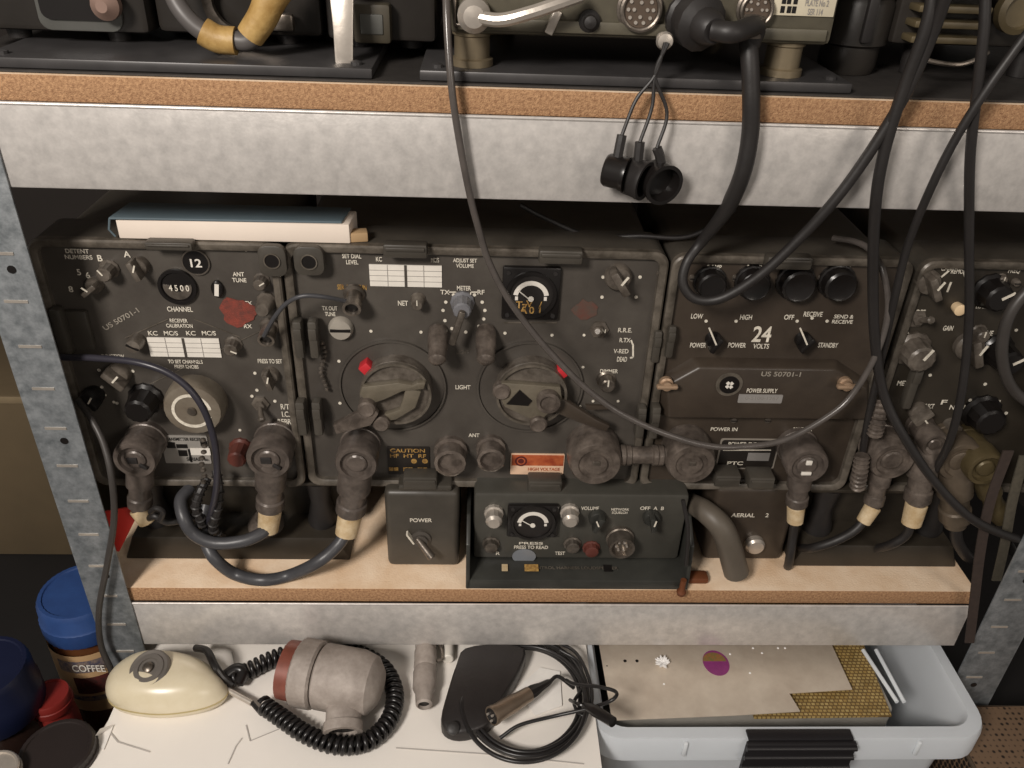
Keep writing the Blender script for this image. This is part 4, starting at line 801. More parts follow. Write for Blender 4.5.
# right: round black drum and finned box
t = thing('drum_unit', 'black ribbed canister standing right of the middle radio on the top shelf', 'canister', (P(872, 40, .05).x, .09, ZT))
bm = B(); c = P(874, 40, .05); lathe(bm, (c.x, .09, ZT), (0, 0, 1), [(.020, 0), (.022, .006), (.022, .02), (.026, .022), (.026, .05), (.024, .054), (.026, .058), (.026, .12)], 32); part('body', bm, DK, t)
bm = B(); box(bm, (c.x-.002, .061, ZT+.05), (.008, .006, .05), .002); part('rib', bm, RUBBER, t)
a, b = P(903, 20, .06), P(1100, 20, .06); t = thing('finned_unit', 'olive-brown set with horizontal cooling fins at top right', 'radio', ((a.x+b.x)/2, .16, ZT))
fz = ZT+.024; FM = mat('olive_brown', (102, 90, 66), .45, .1, .3, 30, .1)
bm = B(); box(bm, ((a.x+b.x)/2, .165, fz+.06), (b.x-a.x, .19, .12), .003); part('case', bm, DK, t)
f0, f1 = P(912, 20, .06).x, P(985, 20, .06).x
for i in range(9): bm = B(); box(bm, ((f0+f1)/2, .063, fz+.006+i*.0105), (f1-f0, .020, .005), .0012); part('fin', bm, FM, t)
bm = B(); o = P(1015, 10, .06); lathe(bm, o, OUT, [(.016, -.0), (.016, .008), (.012, .010), (.011, .006), (.001, .006)], 28); part('socket', bm, FM, t)
bm = B(); tube(bm, spline([(f0+.002, .05, fz+.002), (f0+.01, .045, fz-.006), (f0+.035, .04, fz-.008), (f0+.055, .045, fz-.001), (f1, .05, fz+.001)], 8), .0018, 8); part('wire_bail', bm, METAL, t)
for x in (a.x+.03, b.x-.03):
    for y in (.09, .23): bm = B(); lathe(bm, (x, y, ZT), (0, 0, 1), [(.008, 0), (.009, .0245)], 14); part('foot', bm, RUBBER, t)

# ================================================================== bench level
ZB = Z_BENCH+.0005
# paper covered board
t = thing('paper_covered_carton', 'flat white carton topped with drawing paper under the microphone and plugs', 'carton', (P(350, 700, -.03).x, -.05, Z_BENCH))
cor = [H(86, 737, Z_PAPER-.0006), H(128, 648, Z_PAPER), H(586, 640, Z_PAPER), H(586, 830, Z_PAPER), H(96, 830, Z_PAPER)]
cor = [Vector((-.372, -.14, 0)), Vector((-.335, -.03, 0)), Vector((-.33, .05, 0)), Vector((.105, .05, 0)), Vector((.105, -.19, 0)), Vector((-.372, -.19, 0))]
c0 = H(96, 738, Z_PAPER); c1 = H(112, 712, Z_PAPER); c2 = H(128, 640, Z_PAPER); c3 = H(587, 640, Z_PAPER); c4 = H(587, 766, Z_PAPER)
cor = [c0, c1, Vector((c1.x+.01, c3.y, Z_PAPER)), c3, Vector((c4.x, -.19, Z_PAPER)), Vector((c0.x-.02, -.19, Z_PAPER))]
bm = B(); prism(bm, [Vector((p.x, p.y, ZB)) for p in cor], (0, 0, Z_PAPER-ZB-.0012), bev=.001); part('board', bm, mat('board_white', (222, 214, 204), .8, 0, .06, 6), t)
bm = B(); g = 22; vs = []
paper = mat('drawing_paper', (240, 234, 226), .8, 0, .06, 5, .15, bscale=14)
x0, x1, y0, y1 = c1.x, c3.x-.002, -.188, c3.y-.002
for j in range(g+1):
    for i in range(g+1):
        x = x0+(x1-x0)*i/g; y = y0+(y1-y0)*j/g; z = Z_PAPER+.0004+.0005*noise.noise(Vector((x*9, y*9, 1))); vs.append(Vector((x, y, z)))
m0 = len(vs); vs += [v-Vector((0, 0, .0006)) for v in vs]
fs = []
for j in range(g):
    for i in range(g): q = j*(g+1)+i; fs.append((q, q+1, q+g+2, q+g+1)); fs.append(tuple(m0+k for k in (q+g+1, q+g+2, q+1, q)))
tri(bm, vs, fs); w = part('top_sheet', bm, paper, t)
PL = mat('pencil_grey', (192, 186, 180), .8)
def pline(L, w_, par):
    bm = B(); zz = Z_PAPER+.0011
    for i in range(len(L)-1):
        a, b = H(*L[i], zz), H(*L[i+1], zz); d = b-a; n = Vector((-d.y, d.x, 0)).normalized()*w_; prism(bm, [a+n, b+n, b-n, a-n], (0, 0, .0002))
    return part('drawn_line', bm, PL, par)
pline([(396, 748), (486, 754), (584, 764)], .0006, w); pline([(246, 725), (250, 741), (284, 727)], .0005, w); pline([(228, 764), (236, 746), (242, 738)], .0005, w); pline([(232, 652), (238, 682)], .0005, w); pline([(150, 752), (118, 742), (108, 730)], .0007, w)
# folded corner slip
bm = B(); a_, b_, c_ = H(92, 741, Z_PAPER+.001), H(114, 725, Z_PAPER+.001), H(104, 750, Z_PAPER+.0011); prism(bm, [a_, b_, c_], (0, 0, .0006)); prism(bm, [a_+Vector((0, 0, .0007)), b_+Vector((0, 0, .0007)), H(100, 729, Z_PAPER+.014)], (.0003, .0, .0006)); part('curled_corner', bm, mat('white_paper', (244, 240, 234), .8), t)
ZP = Z_PAPER+.0014

# microphone
def blob(bm, outline, z0, hgt, n=40, rings=14, power=.42, lift=None):
    """dome over a closed outline (list of xy), rounded shoulder"""
    c = Vector((sum(p.x for p in outline)/len(outline), sum(p.y for p in outline)/len(outline), 0)); vs = []; n = len(outline)
    base = [(.90, 0), (.97, .08), (1, .2), (1, .32)]
    for s, z in base:
        for p in outline: q = c+(p-c)*s; vs.append(Vector((q.x, q.y, z0+hgt*z)))
    for j in range(1, rings):
        a = j/rings*PI/2; s = math.cos(a)**.62; z = .32+.68*math.sin(a)**1.1
        for p in outline: q = c+(p-c)*s; vs.append(Vector((q.x+(lift or 0)*z*hgt, q.y, z0+hgt*z)))
    L = len(base)+rings-1; vs.append(Vector((c.x+(lift or 0)*hgt, c.y, z0+hgt)))
    fs = [(i*n+k, i*n+(k+1) % n, (i+1)*n+(k+1) % n, (i+1)*n+k) for i in range(L-1) for k in range(n)]
    fs += [((L-1)*n+k, (L-1)*n+(k+1) % n, len(vs)-1) for k in range(n)]+[tuple(range(n-1, -1, -1))]
    tri(bm, vs, fs); return c
def closed_spline(L, n=6):
    N = len(L); out = []
    for i in range(N):
        a, b, c, d = L[i-1], L[i], L[(i+1) % N], L[(i+2) % N]
        for k in range(n): t = k/n; out.append(.5*((2*b)+(c-a)*t+(2*a-5*b+4*c-d)*t*t+(3*b-a-3*c+d)*t**3))
    return out
t = thing('microphone', 'cream plastic hand microphone with a round grey button on the white paper', 'microphone', H(168, 700, ZP))
ol = [H(x, y, ZP) for x, y in ((110, 698), (119, 714), (160, 721), (205, 715), (228, 702), (225, 686), (210, 674), (182, 666), (146, 666), (120, 680))]
MIC = mat('cream_plastic', (216, 206, 182), .28, 0, .06, 20, rgb2=(204, 192, 164))
bm = B(); hm = .038; c = blob(bm, closed_spline(ol, 5), ZP, hm, lift=-.10); part('body', bm, MIC, t, 50)
bm = B(); co = closed_spline(ol, 5); cc = Vector((c.x, c.y, 0)); tube(bm, [Vector((cc.x+(p.x-cc.x)*1.002, cc.y+(p.y-cc.y)*1.002, ZP+hm*.26)) for p in co], .0009, 6, closed=True); part('seam', bm, mat('dark_cream_plastic', (176, 160, 116), .4), t)
o = P(158, 661, H(158, 680, ZP).y+.012); o = Vector((c.x-.013, c.y-.003, ZP+hm*1.02)); d = Vector((-.10, -.30, 1)).normalized()
bm = B(); lathe(bm, o-d*.004, d, [(.0200, -.004), (.0195, .003), (.0180, .0048), (.0150, .0042), (.0142, .0056), (.0100, .0058), (.0094, .0044), (.001, .0044)], 36); w = part('button_surround', bm, mat('grey_grille', (120, 114, 108), .35, .4), t)
bm = B(); lathe(bm, o+d*.0015, d, [(.0050, 0), (.0050, .0022), (.0030, .0034), (.0005, .0036)], 20); part('button', bm, METAL, w)
bm = B(); q = Vector((c.x+.002, c.y-.026, ZP+hm*.60)); lathe(bm, q, Vector((0, -1, .6)), [(.0045, 0), (.0045, .003), (.001, .004)], 16); part('screw', bm, METAL, t)
# coiled cord belongs to the microphone
ZC = ZP+.0095
cp = [H(x, y, ZC) for x, y in ((226, 681), (246, 672), (268, 661), (292, 653), (325, 650), (358, 654), (384, 669), (395, 695), (388, 722), (366, 742), (336, 745), (306, 734), (282, 718), (262, 704))]
path = spline(cp, 40); bm = B(); Lp = 0; hel = []; acc = [0]
for i in range(1, len(path)): acc.append(acc[-1]+(path[i]-path[i-1]).length)
turns = acc[-1]/.0062; NP = int(turns*14); j = 0
for i in range(NP+1):
    s = acc[-1]*i/NP
    while j < len(acc)-2 and acc[j+1] < s: j += 1
    f = (s-acc[j])/max(1e-9, acc[j+1]-acc[j]); p = path[j].lerp(path[j+1], min(1, f)); tn = (path[j+1]-path[j]).normalized()
    sd = tn.cross(Vector((0, 0, 1))).normalized(); up = sd.cross(tn); a = 2*PI*turns*i/NP; hel.append(p+sd*math.cos(a)*.0070+up*math.sin(a)*.0070)
tube(bm, hel, .0024, 8); part('coiled_cord', bm, mat('glossy_black_cord', (26, 24, 24), .28), t, 60)
bm = B(); tube(bm, spline([H(196, 648, ZP+.02), H(207, 651, ZP+.03), H(214, 664, ZP+.03), H(222, 676, ZP+.02), H(232, 684, ZP+.01)], 8), .0038, 10); part('strain_relief', bm, BLACK, t)
bm = B(); tube(bm, spline([H(225, 676, ZP+.014), H(236, 669, ZP+.016), H(243, 672, ZP+.014), H(238, 684, ZP+.01)], 8), .0058, 12); part('cord_knot', bm, BLACK, t)
bm = B(); a_, b_ = H(228, 690, ZP+.008), H(252, 703, ZP+.006); cyl(bm, a_, b_, .0030, n=14); part('ferrule', bm, LMETAL, t)
bm = B(); tube(bm, spline([b_, H(258, 710, ZP+.005), H(262, 714, ZP+.004), H(263, 706, ZP+.008)], 6), .0022, 8); part('lead', bm, BLACK, t)

# big grey connector inside the coil
t = thing('screw_connector', 'large grey threaded connector with a brown-red band lying inside the coiled cord', 'connector', H(330, 700, ZP))
GC = mat('chalky_grey', (172, 162, 154), .6, .1, .3, 40, .3, rgb2=(136, 126, 118))
R = .0335; ax = H(280, 668, ZP+R); bx = H(376, 686, ZP+R); d = (bx-ax); L = d.length; d.normalize()
bm = B(); lathe(bm, ax+d*.006, d, [(R*.62, -.002), (R*.86, 0), (R*.88, .014), (R*.8, .015)], 28, sq=.95); part('red_band', bm, mat('brown_red_band', (132, 74, 60), .45, .1, .3, 60), t)
bm = B(); lathe(bm, ax+d*.019, d, [(R*.9, 0), (R*.98, .002), (R*.98, .020), (R*.9, .022)], 64, flute=.025); part('knurled_ring', bm, GC, t)
bm = B(); lathe(bm, ax+d*.042, d, [(R*.86, 0), (R*.94, .002), (R*.94, L*.4), (R*.82, L*.54), (R*.5, L*.62), (R*.1, L*.64)], 36); part('body', bm, GC, t)
bm = B(); s = ax+d*(L*.68); e = H(343, 733, ZP+.0165); dd = (e-s); lathe(bm, s, dd, [(R*.46, 0), (R*.48, dd.length*.55), (R*.50, dd.length*.58), (R*.50, dd.length*.8), (R*.56, dd.length*.82), (R*.56, dd.length), (R*.40, dd.length), (R*.38, dd.length*.9), (.001, dd.length*.9)], 28); w = part('side_outlet', bm, GC, t)
bm = B(); lathe(bm, s+dd*.905, dd, [(R*.36, 0), (R*.36, .001)], 20); part('bore', bm, RUBBER, w)
bm = B(); box(bm, ax+d*.052+Vector((0, -.027, .006)), (.014, .004, .008), .001); part('brown_patch', bm, mat('brown_red_band', (0, 0, 0)), t)

# small grey jointed connector
t = thing('cable_connector', 'slim grey metal connector lying front to back, just left of the black pedal box', 'connector', H(425, 690, ZP))
rr = .0115; a_ = H(426, 632, ZP+rr); b_ = H(424, 706, ZP+rr); d = b_-a_; L = d.length
bm = B(); prof = [(rr*.75, 0), (rr*.95, L*.02), (rr*.95, L*.22), (rr*.8, L*.24), (rr*1.0, L*.28), (rr*1.0, L*.5), (rr*.92, L*.52), (rr*1.03, L*.56), (rr*1.03, L*.78), (rr*.8, L*.84), (rr*.72, L*.98), (rr*.55, L), (rr*.5, L*.95), (.0005, L*.95)]
lathe(bm, a_, d, prof, 28, flute=.02); part('body', bm, GC, t)
bm = B(); lathe(bm, b_-d*.055, d, [(rr*.48, 0), (rr*.48, .0012)], 16); part('bore', bm, BLACK, t)
bm = B(); tube(bm, spline([a_+d*.15, a_+d*.2+Vector((.014, 0, .003)), a_+d*.36+Vector((.018, 0, 0)), a_+d*.42+Vector((.012, 0, 0))], 8), .0016, 8); part('wire_bail', bm, METAL, t)
bm = B(); c = H(448, 652, ZP+.006); cyl(bm, c+Vector((0, .010, 0)), c+Vector((0, -.010, 0)), .0062, n=20, bev=.001); solo('ferrite_sleeve', bm, WHITE, 'tiny white cylinder beside the slim grey connector and the black box', 'sleeve')

# black pedal box with cable coil and XLR plug
t = thing('press_switch', 'flat black tapered switch box lying at the cable coil', 'switch', H(480, 690, ZP))
ol = [H(x, y, ZP) for x, y in ((465, 660), (498, 656), (524, 660), (520, 680), (503, 708), (490, 732), (466, 742), (448, 740), (441, 728), (448, 700), (456, 676))]
bm = B(); hb = .022; co = closed_spline(ol, 3); cc = sum(co, Vector())/len(co); vs = []; n = len(co)
for s, z in ((.96, 0), (1, .12), (1, .75), (.98, .9), (.93, 1.0), (.5, 1.04), (.1, 1.05)):
    for p in co: q = cc+(p-cc)*s; vs.append(Vector((q.x, q.y, ZP+hb*z*(.85+.25*(p.y-cc.y)/.05*s*.5))))
tri(bm, vs, [(i*n+k, i*n+(k+1) % n, (i+1)*n+(k+1) % n, (i+1)*n+k) for i in range(6) for k in range(n)]+[tuple(range(n-1, -1, -1)), tuple(6*n+k for k in range(n))])
part('body', bm, mat('satin_black_plastic', (40, 36, 35), .4, 0, .2, 60, .1), t)
bm = B(); q = H(453, 728, ZP+hb*.8); lathe(bm, q, Vector((0, -.5, 1)), [(.006, -.004), (.006, .001), (.004, .0022), (.001, .0022)], 16); part('eyelet', bm, RUBBER, t)
t = thing('microphone_cable', 'thin black cable wound in a round coil, ending in a metal three-pin plug', 'cable', H(545, 700, ZP))
CB = mat('cable_black', (32, 30, 30), .35)
def loop(cx, cy, rx, ry, a0, a1, z, n=28): return [H(cx+rx*math.cos(math.radians(a0+(a1-a0)*i/n)), cy+ry*math.sin(math.radians(a0+(a1-a0)*i/n)), z+.001*math.sin(i)) for i in range(n+1)]
L = []
for i, (cx, cy, rx, ry) in enumerate(((526, 698, 62, 58), (524, 700, 56, 52), (528, 696, 58, 56), (524, 704, 62, 58), (530, 700, 56, 58), (528, 702, 60, 54))):
    L += loop(cx, cy, rx, ry, 200+0*i, 545, ZP+.0035+.0032*(i % 4)+.001*i, 20)
bm = B(); tube(bm, spline(L, 4), .0022, 8); part('coil', bm, CB, t, 60)
bm = B(); tube(bm, spline([H(x, y, z) for x, y, z in ((560, 650, ZP+.016), (578, 662, ZP+.014), (583, 685, ZP+.012), (574, 703, ZP+.012), (584, 716, ZP+.012), (592, 700, ZP+.012), (588, 676, ZP+.014), (575, 652, ZP+.016), (552, 640, ZP+.014))], 10), .0018, 8); part('loose_loop', bm, CB, t, 60)
bm = B(); tube(bm, spline([H(x, y, z) for x, y, z in ((500, 738, ZP+.010), (520, 725, ZP+.018), (555, 716, ZP+.022), (590, 708, ZP+.035), (612, 700, ZP+.05), (616, 692, ZP+.05), (600, 687, ZP+.045), (575, 684, ZP+.03), (566, 680, ZP+.02))], 10), .0018, 8); part('loose_loop', bm, CB, t, 60)
bm = B(); a_, b_ = H(584, 704, ZP+.036), H(613, 722, ZP+.050); dd = b_-a_; lathe(bm, a_, dd, [(.002, 0), (.0045, dd.length*.2), (.0055, dd.length*.4), (.005, dd.length), (.002, dd.length*1.02)], 16); tube(bm, spline([H(570, 700, ZP+.02), a_+Vector((-.006, 0, 0)), a_+dd*.1], 6), .0018, 8); part('jack_plug', bm, BLACK, t)
bm = B(); a_, b_ = H(492, 716, ZP+.028), H(529, 694, ZP+.022); dd = (b_-a_); L_ = dd.length; dn = dd.normalized()
lathe(bm, a_, dd, [(.0065, .006), (.0085, .002), (.0095, 0), (.0096, .003), (.0088, .006), (.0088, L_*.6), (.0080, L_*.65), (.0072, L_)][2:], 28); ring(bm, a_-dn*.0003, dn, .0095, .0078, .004, 24); xl_ = part('plug', bm, mat('bronze_metal', (156, 138, 120), .3, .7, .2, 40), t)
bm = B(); lathe(bm, a_+dn*-.0006, dn, [(.0078, 0), (.0078, .0006)], 24); part('insert', bm, BLACK, xl_)
bm = B(); u, v, _ = frame_of(dn)
for a in (0, 2.1, 4.2): q = a_-dn*.0008+u*math.cos(a)*.004+v*math.sin(a)*.004; lathe(bm, q, -dn, [(.0012, 0), (.0012, .002)], 8)
part('pins', bm, LMETAL, xl_)
bm = B(); lathe(bm, b_, dd, [(.0068, -.001), (.0066, .006), (.0045, .016), (.0035, .026), (.002, .030)], 20, flute=.06); part('cable_boot', bm, BLACK, t)
bm = B(); tube(bm, spline([b_+dn*.028, b_+dn*.04, H(574, 688, ZP+.018)], 6), .0020, 8); part('lead', bm, CB, t)
# scrap of white paper in coil
bm = B(); prism(bm, [H(516, 690, ZP), H(540, 668, ZP), H(560, 672, ZP), H(562, 706, ZP), H(535, 716, ZP)], (0, 0, .0010)); solo('paper_scrap', bm, mat('white_paper', (0, 0, 0)), 'small scrap of white paper under the cable coil', 'paper')

# ------------------------------------------------------------------ storage box
ZR = CAMZ-.717
fl = H(590, 736, ZR); fr_ = H(1000, 744, ZR); bx0_, bx1_ = fl.x, fr_.x; by0 = (fl.y+fr_.y)/2; by1 = by0+.30; 
t = thing('storage_box', 'shallow translucent plastic storage box with a black latch on the bench at lower right', 'box', ((bx0_+bx1_)/2, (by0+by1)/2, Z_BENCH))
PLS = mat('translucent_plastic', (232, 237, 242), .32, 0, .05, 10, 0, alpha=1, trans=.0)
nt = PLS.node_tree; bs = nt.nodes['Principled BSDF']; bs.inputs['Transmission Weight'].default_value = .25; bs.inputs['Roughness'].default_value = .35; bs.inputs['IOR'].default_value = 1.3; bs.inputs['Alpha'].default_value = .86
def rr2(x0, x1, y0, y1, r, z, n=6): return [Vector((p.x, p.z, z)) for p in rrect(x0, x1, y0, y1, r, 0, n)]
def shell(bm, specs):
    vs = []; n = None
    for (ins, z, r) in specs: L = rr2(bx0_+ins, bx1_-ins, by0+ins, by1-ins, max(.004, r), z); n = len(L); vs += L
    fs = [(i*n+k, i*n+(k+1) % n, (i+1)*n+(k+1) % n, (i+1)*n+k) for i in range(len(specs)-1) for k in range(n)]
    return vs, fs, n
sp = [(.004, ZR-.034, .030), (.0, ZR-.032, .034), (.0, ZR-.005, .034), (.002, ZR, .032), (.014, ZR+.001, .024), (.017, ZR-.003, .022), (.022, ZR-.05, .02), (.026, ZB+.0042, .018)]
sp2 = [(.0285, ZB+.003, .018), (.024, ZB, .018), (.020, ZR-.05, .02), (.016, ZR-.016, .022), (.0045, ZR-.022, .03)]
bm = B(); vs, fs, n = shell(bm, sp); tri(bm, vs, fs+[tuple((len(sp)-1)*n+k for k in range(n))])
vs, fs, n = shell(bm, [(.026, ZB, .018), (.0205, ZR-.05, .02), (.0155, ZR-.018, .022), (.004, ZR-.034, .030)]); tri(bm, vs, fs+[tuple(range(n-1, -1, -1))]); part('tub', bm, PLS, t)
for x in (685, 918):
    bm = B(); p = H(x, 740, ZR-.004); box(bm, (p.x, by0-.001, ZR-.012), (.004, .004, .020), .001); part('moulded_rib', bm, mat('clear_plastic', (225, 230, 234), .25), t)
a, b = H(744, 735, ZR), H(853, 735, ZR)
bm = B(); xm = (a.x+b.x)/2; wl = b.x-a.x
box(bm, (xm, by0-.004, ZR-.022), (wl, .006, .048), .002)
for z_ in (ZR-.004, ZR-.018, ZR-.034): cyl(bm, (xm-wl/2, by0-.0065, z_), (xm+wl/2, by0-.0065, z_), .0030, n=16)
box(bm, (xm, by0+.004, ZR+.0022), (wl*.96, .012, .003), .001); part('latch', bm, mat('latch_black', (30, 28, 30), .4), t)
# teal folder inside at the left, papers inside
bm = B(); box(bm, ((bx0_+.032+xm)/2, by0+.05, ZB+.018), ((xm-bx0_)*.8, .04, .022), .002); solo('teal_packet', bm, mat('teal_plastic', (40, 118, 116), .5, 0, .2, 30), 'teal packet seen through the front wall of the storage box', 'packet')
# yellow circuit board resting in box
zy = ZR-.006
def level(px, py, z): return H(px, py, z)
yb = [level(792, 640, zy), level(893, 640, zy), level(925, 700, zy), level(905, 712, zy), level(800, 712, zy)]
bm = B(); x_0 = level(800, 712, zy).x; bm = B()
prism(bm, [Vector((x_0-.05, by0+.028, zy)), Vector((level(888, 710, zy).x, by0+.030, zy)), Vector((level(875, 650, zy).x, by1-.035, zy)), Vector((x_0-.05, by1-.035, zy))], (0, 0, .0016))
CIR = bpy.data.materials.new('yellow_circuit_print'); CIR.use_nodes = True; nt = CIR.node_tree; b_ = nt.nodes['Principled BSDF']
tc = nt.nodes.new('ShaderNodeTexCoord'); br = nt.nodes.new('ShaderNodeTexBrick'); br.inputs['Scale'].default_value = 75; br.inputs['Color1'].default_value = (*lin((.80, .70, .46)), 1); br.inputs['Color2'].default_value = (*lin((.70, .58, .34)), 1); br.inputs['Mortar'].default_value = (*lin((.48, .38, .22)), 1); br.inputs['Mortar Size'].default_value = .055; br.inputs['Brick Width'].default_value = .35; br.inputs['Row Height'].default_value = .3
nt.links.new(tc.outputs['Object'], br.inputs[0]); ns = nt.nodes.new('ShaderNodeTexNoise'); ns.inputs['Scale'].default_value = 90; mx = nt.nodes.new('ShaderNodeMix'); mx.data_type = 'RGBA'; mx.blend_type = 'MULTIPLY'; mx.inputs[0].default_value = .6
nt.links.new(tc.outputs['Object'], ns.inputs['Vector']); nt.links.new(br.outputs[0], mx.inputs[6]); nt.links.new(ns.outputs[0], mx.inputs[7]); nt.links.new(mx.outputs[2], b_.inputs['Base Color']); b_.inputs['Roughness'].default_value = .5
w = solo('circuit_sheet', bm, CIR, 'yellow gridded circuit sheet showing from under the beige plate in the storage box', 'sheet')
# clear sleeves at the right inside box
for i, (xa_, xb_) in enumerate(((895, 915), (908, 922))):
    bm = B(); p0 = H(xa_-32, 650, zy+.003); p1 = H(xb_-18, 702, zy+.003); tube(bm, [p0, p1], .0022, 8); solo('plastic_rod', bm, mat('clear_plastic', (0, 0, 0)), ('thin clear plastic edge rod nearest the yellow sheet inside the storage box', 'thin clear plastic edge rod nearest the right wall inside the storage box')[i], 'rod')
bm = B(); sx0, sx1 = bx0_+.034, bx1_-.085; box(bm, ((sx0+sx1)/2, (by0+by1)/2, (ZB+.0045+zy-.001)/2), (sx1-sx0, by1-by0-.08, zy-.001-ZB-.0045), .004); solo('paper_stack', bm, mat('grey_paper', (150, 146, 138), .8, 0, .2, 30), 'stack of greyish papers filling the storage box under the plates', 'papers')
# beige metal plate with notch
zpl = ZR+.0016
pl = [(598, 640), (829, 640), (852, 690), (789, 694), (800, 712), (735, 716), (612, 721)]
t = thing('metal_plate', 'beige metal plate with an oval purple sticker lying across the storage box', 'plate', H(700, 680, zpl))
bm = B(); prism(bm, [H(x, y, zpl) for x, y in pl], (0, 0, .0014), bev=.0003); part('plate', bm, mat('beige_metal', (212, 200, 184), .38, .25, .12, 25, rgb2=(192, 178, 162)), t)
zq = zpl+.0014
o = H(716, 663, zq); 
bm = B(); lathe(bm, o, (0, 0, 1), [(.0165, 0), (.0165, .0004)], 36, sq=.85); w = part('oval_sticker', bm, mat('purple_sticker', (140, 58, 118), .4, 0, .2, 200), t)
bm = B(); prism(bm, [o+Vector((.0125*math.cos(i*PI/12)-.001, .0115*math.sin(i*PI/12)+.002, .0004)) for i in range(13)], (0, 0, .0003)); part('green_half', bm, mat('olive_green_print', (104, 108, 62), .5, 0, .4, 300, rgb2=(150, 100, 60)), w)
bm = B()
for (x, y, r) in ((625, 661, .0018), (637, 661, .0018), (607, 666, .0008), (618, 640, .001)): lathe(bm, H(x, y, zq), (0, 0, 1), [(r, 0), (r, .0003)], 10)
part('screw_holes', bm, BLACK, t)
# white star modelled in place of a screw's glint on the plate
bm = B(); o = H(663, 664, zq); 
for i in range(14):
    a = i*2.4; rr_ = .005+.0045*((i*7) % 5)/5; q = o+Vector((math.cos(a)*rr_, math.sin(a)*rr_*.8, .0012)); lathe(bm, o+Vector((0, 0, .001)), q-o+Vector((0, 0, .002)), [(.0012, 0), (.0022, rr_*.7), (.0003, rr_*1.3)], 5)
solo('glint_star', bm, mat('glint_and_fleck_white', (250, 248, 246), .3), 'tiny white star-like glint of a screw, modelled on the beige plate', 'glint')
bm = B()
for (x, y) in ((664, 684), (730, 654), (753, 648), (762, 653), (750, 673), (778, 648), (785, 648), (700, 640)): q = H(x, y, zq); lathe(bm, q, (0, 0, 1), [(.0013, 0), (.0009, .0005), (.0002, .0006)], 7)
part('paint_flecks', bm, mat('glint_and_fleck_white', (0, 0, 0)), t)

# perforated brown box at lower right
PF = bpy.data.materials.new('perforated_brown'); PF.use_nodes = True; nt = PF.node_tree; b_ = nt.nodes['Principled BSDF']
tc = nt.nodes.new('ShaderNodeTexCoord'); vo = nt.nodes.new('ShaderNodeTexVoronoi'); vo.inputs['Scale'].default_value = 150; vo.inputs['Randomness'].default_value = .12
rp = nt.nodes.new('ShaderNodeValToRGB'); rp.color_ramp.elements[0].position = .40; rp.color_ramp.elements[1].position = .50; rp.color_ramp.elements[0].color = (*lin((.13, .10, .08)), 1); rp.color_ramp.elements[1].color = (*lin((.46, .37, .29)), 1)
nt.links.new(tc.outputs['Object'], vo.inputs['Vector']); nt.links.new(vo.outputs['Distance'], rp.inputs[0]); nt.links.new(rp.outputs[0], b_.inputs['Base Color']); b_.inputs['Roughness'].default_value = .6
p = H(1000, 720, Z_BENCH+.06)
t = thing('wire_crate', 'brown perforated crate on the bench at the right edge beside the storage box', 'crate', (p.x+.10, -.16, Z_BENCH))
xL = bx1_+.004
bm = B(); hC = .075
for (c_, s_) in (((xL+.0015+.0, -.16, ZB+hC/2), (.003, .30, hC)), ((xL+.13, -.31, ZB+hC/2), (.26, .003, hC)), ((xL+.26, -.16, ZB+hC/2), (.003, .30, hC)), ((xL+.13, -.01, ZB+hC/2), (.26, .003, hC)), ((xL+.13, -.16, ZB+hC), (.26, .30, .002))): box(bm, c_, s_, .0008)
part('mesh_panels', bm, PF, t)
bm = B(); tube(bm, [(xL+.002, -.31, ZB+hC), (xL+.26, -.31, ZB+hC), (xL+.26, -.01, ZB+hC), (xL+.002, -.01, ZB+hC)], .0028, 8, closed=True); part('edge_wire', bm, mat('brown_wire', (90, 76, 62), .5, .2), t)

# ------------------------------------------------------------------ jars at lower left
def jar(name, label, cx, cy, R, z1, zlid, lidm, glassm, labelm=None, z0=ZB, cat='jar'):
    t = thing(name, label, cat, (cx, cy, z0)); bm = B(); hz = z1-z0
    lathe(bm, (cx, cy, z0), (0, 0, 1), [(R*.85, 0), (R*.96, .004), (R*.97, (zlid-z0)*.8), (R*.9, (zlid-z0)*.93), (R*.84, zlid-z0-.002), (R*.84, zlid-z0+.006)], 40); part('body', bm, glassm, t)
    bm = B(); H_ = z1-zlid; lathe(bm, (cx, cy, zlid), (0, 0, 1), [(R*.98, 0), (R*1.0, .003), (R*1.0, H_*.45), (R*.965, H_*.5), (R*.955, H_*.88), (R*.90, H_), (R*.82, H_), (R*.80, H_-.0015), (R*.05, H_-.0015)], 80, flute=.012); part('lid', bm, lidm, t)
    return t
BL = mat('blue_plastic', (44, 74, 128), .5, 0, .15, 20, rgb2=(36, 60, 108))
BLD = mat('dark_blue_plastic', (20, 26, 52), .4, 0, .2, 20)
AMB = mat('amber_glass', (92, 56, 34), .15, 0, .2, 12)
YJAR = .055
pt = P(79, 590, YJAR); k = sc(pt); RJ = 42*k; zl1 = pt.z; zlid = P(72, 651, YJAR-RJ).z
t = jar('coffee_jar', 'amber jar with a ribbed bright blue lid and cream label, left of the upright', pt.x, YJAR, RJ, zl1, zlid, BL, AMB)
bm = B(); zt_, zb_ = zlid-.010, zlid-.100
def band(bm, a0, a1, z0, z1, r, mi=0, n=20):
    vs = []
    for z in (z0, z1):
        for i in range(n+1): a = a0+(a1-a0)*i/n; vs.append(Vector((pt.x+r*math.sin(a), YJAR-r*math.cos(a), z)))
    tri(bm, vs, [(i, i+1, n+2+i, n+1+i) for i in range(n)], mi)
band(bm, -1.9, 1.9, zb_, zt_, RJ*.99); w = part('paper_label', bm, mat('tan_label', (196, 160, 118), .6, 0, .15, 40), t)
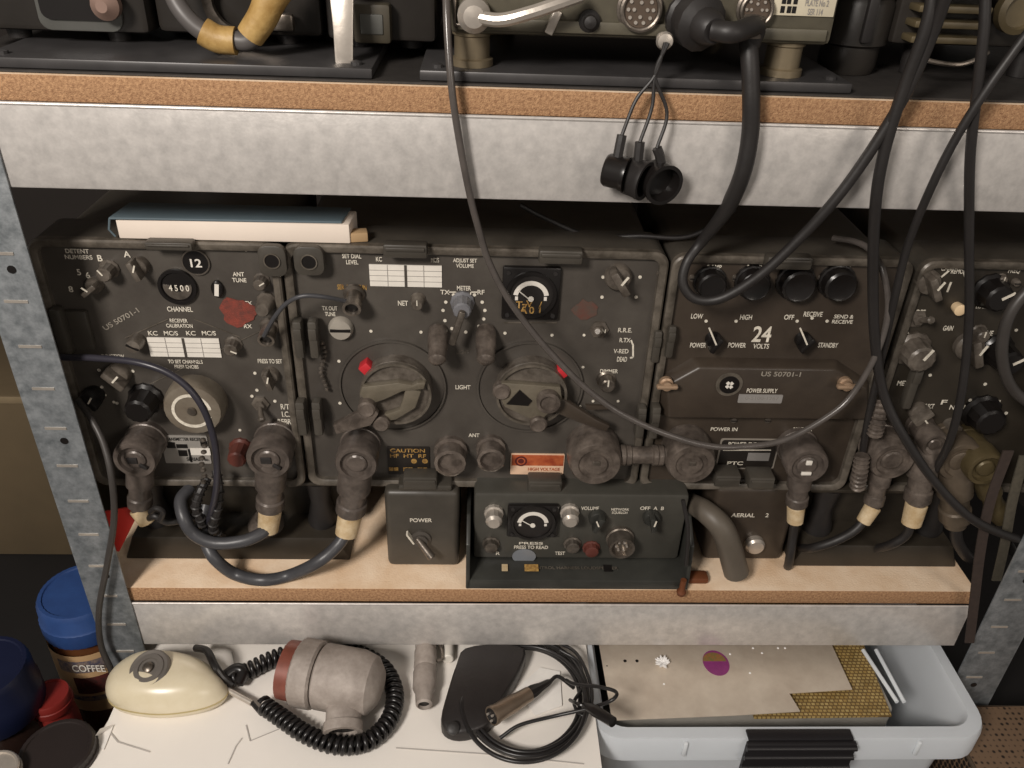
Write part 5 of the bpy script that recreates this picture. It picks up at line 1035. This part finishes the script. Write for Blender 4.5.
bm = B(); band(bm, -.5, 1.0, zt_-.026, zt_-.008, RJ*.995); band(bm, -.2, 1.0, zt_-.060, zt_-.034, RJ*.995, 1); band(bm, -.5, 1.0, zt_-.072, zt_-.064, RJ*.995, 2); part('label_print', bm, [mat('navy_print', (34, 52, 92), .6, 0, .5, 200, rgb2=(150, 130, 110)), mat('maroon_print', (96, 40, 36), .6, 0, .5, 160, rgb2=(60, 40, 36)), mat('navy_print', (0, 0, 0))], w)
text(w, 'COFFEE', 0, 0, 9, 0, m=WHITE, wpx=32, org=(pt.x+.012, YJAR-RJ*1.0-.0002, zt_-.017))
q = H(4, 668, CAMZ-.68); jar('coffee_jar', 'jar with a dark navy lid at the left edge, behind the silver-rimmed tin', q.x-.022, q.y, .044, CAMZ-.68, CAMZ-.74, BLD, mat('dark_glass', (40, 28, 24), .2))
q = H(46, 698, CAMZ-.735); jar('plastic_tub', 'low red tub between the jars at lower left', q.x, q.y+.005, .021, CAMZ-.735, CAMZ-.752, mat('dull_red_plastic', (128, 36, 30), .5, 0, .2, 20), mat('dull_red_plastic', (0, 0, 0)), cat='tub')
q = H(56, 748, CAMZ-.70); jar('round_tin', 'round tin with a flat black lid at the bottom left corner', q.x, q.y, .034, CAMZ-.70, CAMZ-.716, mat('brown_black_lid', (38, 30, 28), .5), DK, cat='tin')
q = H(4, 758, CAMZ-.69); t = jar('open_tin', 'silver-rimmed tin cut off by the left edge of the photo', q.x-.004, q.y-.012, .022, CAMZ-.69, CAMZ-.70, LMETAL, DMETAL, cat='tin')
q = H(8, 645, CAMZ-.60); 
# cardboard carton behind at the left
a = P(-60, 400, .30); b = P(62, 400, .30)
t = thing('cardboard_carton', 'plain brown carton in shadow behind the left upright', 'carton', ((a.x+b.x)/2, .38, Z_BENCH))
bm = B(); zc = P(20, 396, .30).z; box(bm, ((a.x+b.x)/2-.02, .38, (ZB+zc)/2), (b.x-a.x+.04, .16, zc-ZB), .003); part('carton_body', bm, mat('brown_cardboard', (92, 78, 56), .85, 0, .15, 12), t)
bm = B(); box(bm, ((a.x+b.x)/2-.02, .2995, zc-.006), (b.x-a.x+.036, .002, .010), .0006); part('lid_edge', bm, mat('pale_cardboard', (128, 112, 86), .85), t)
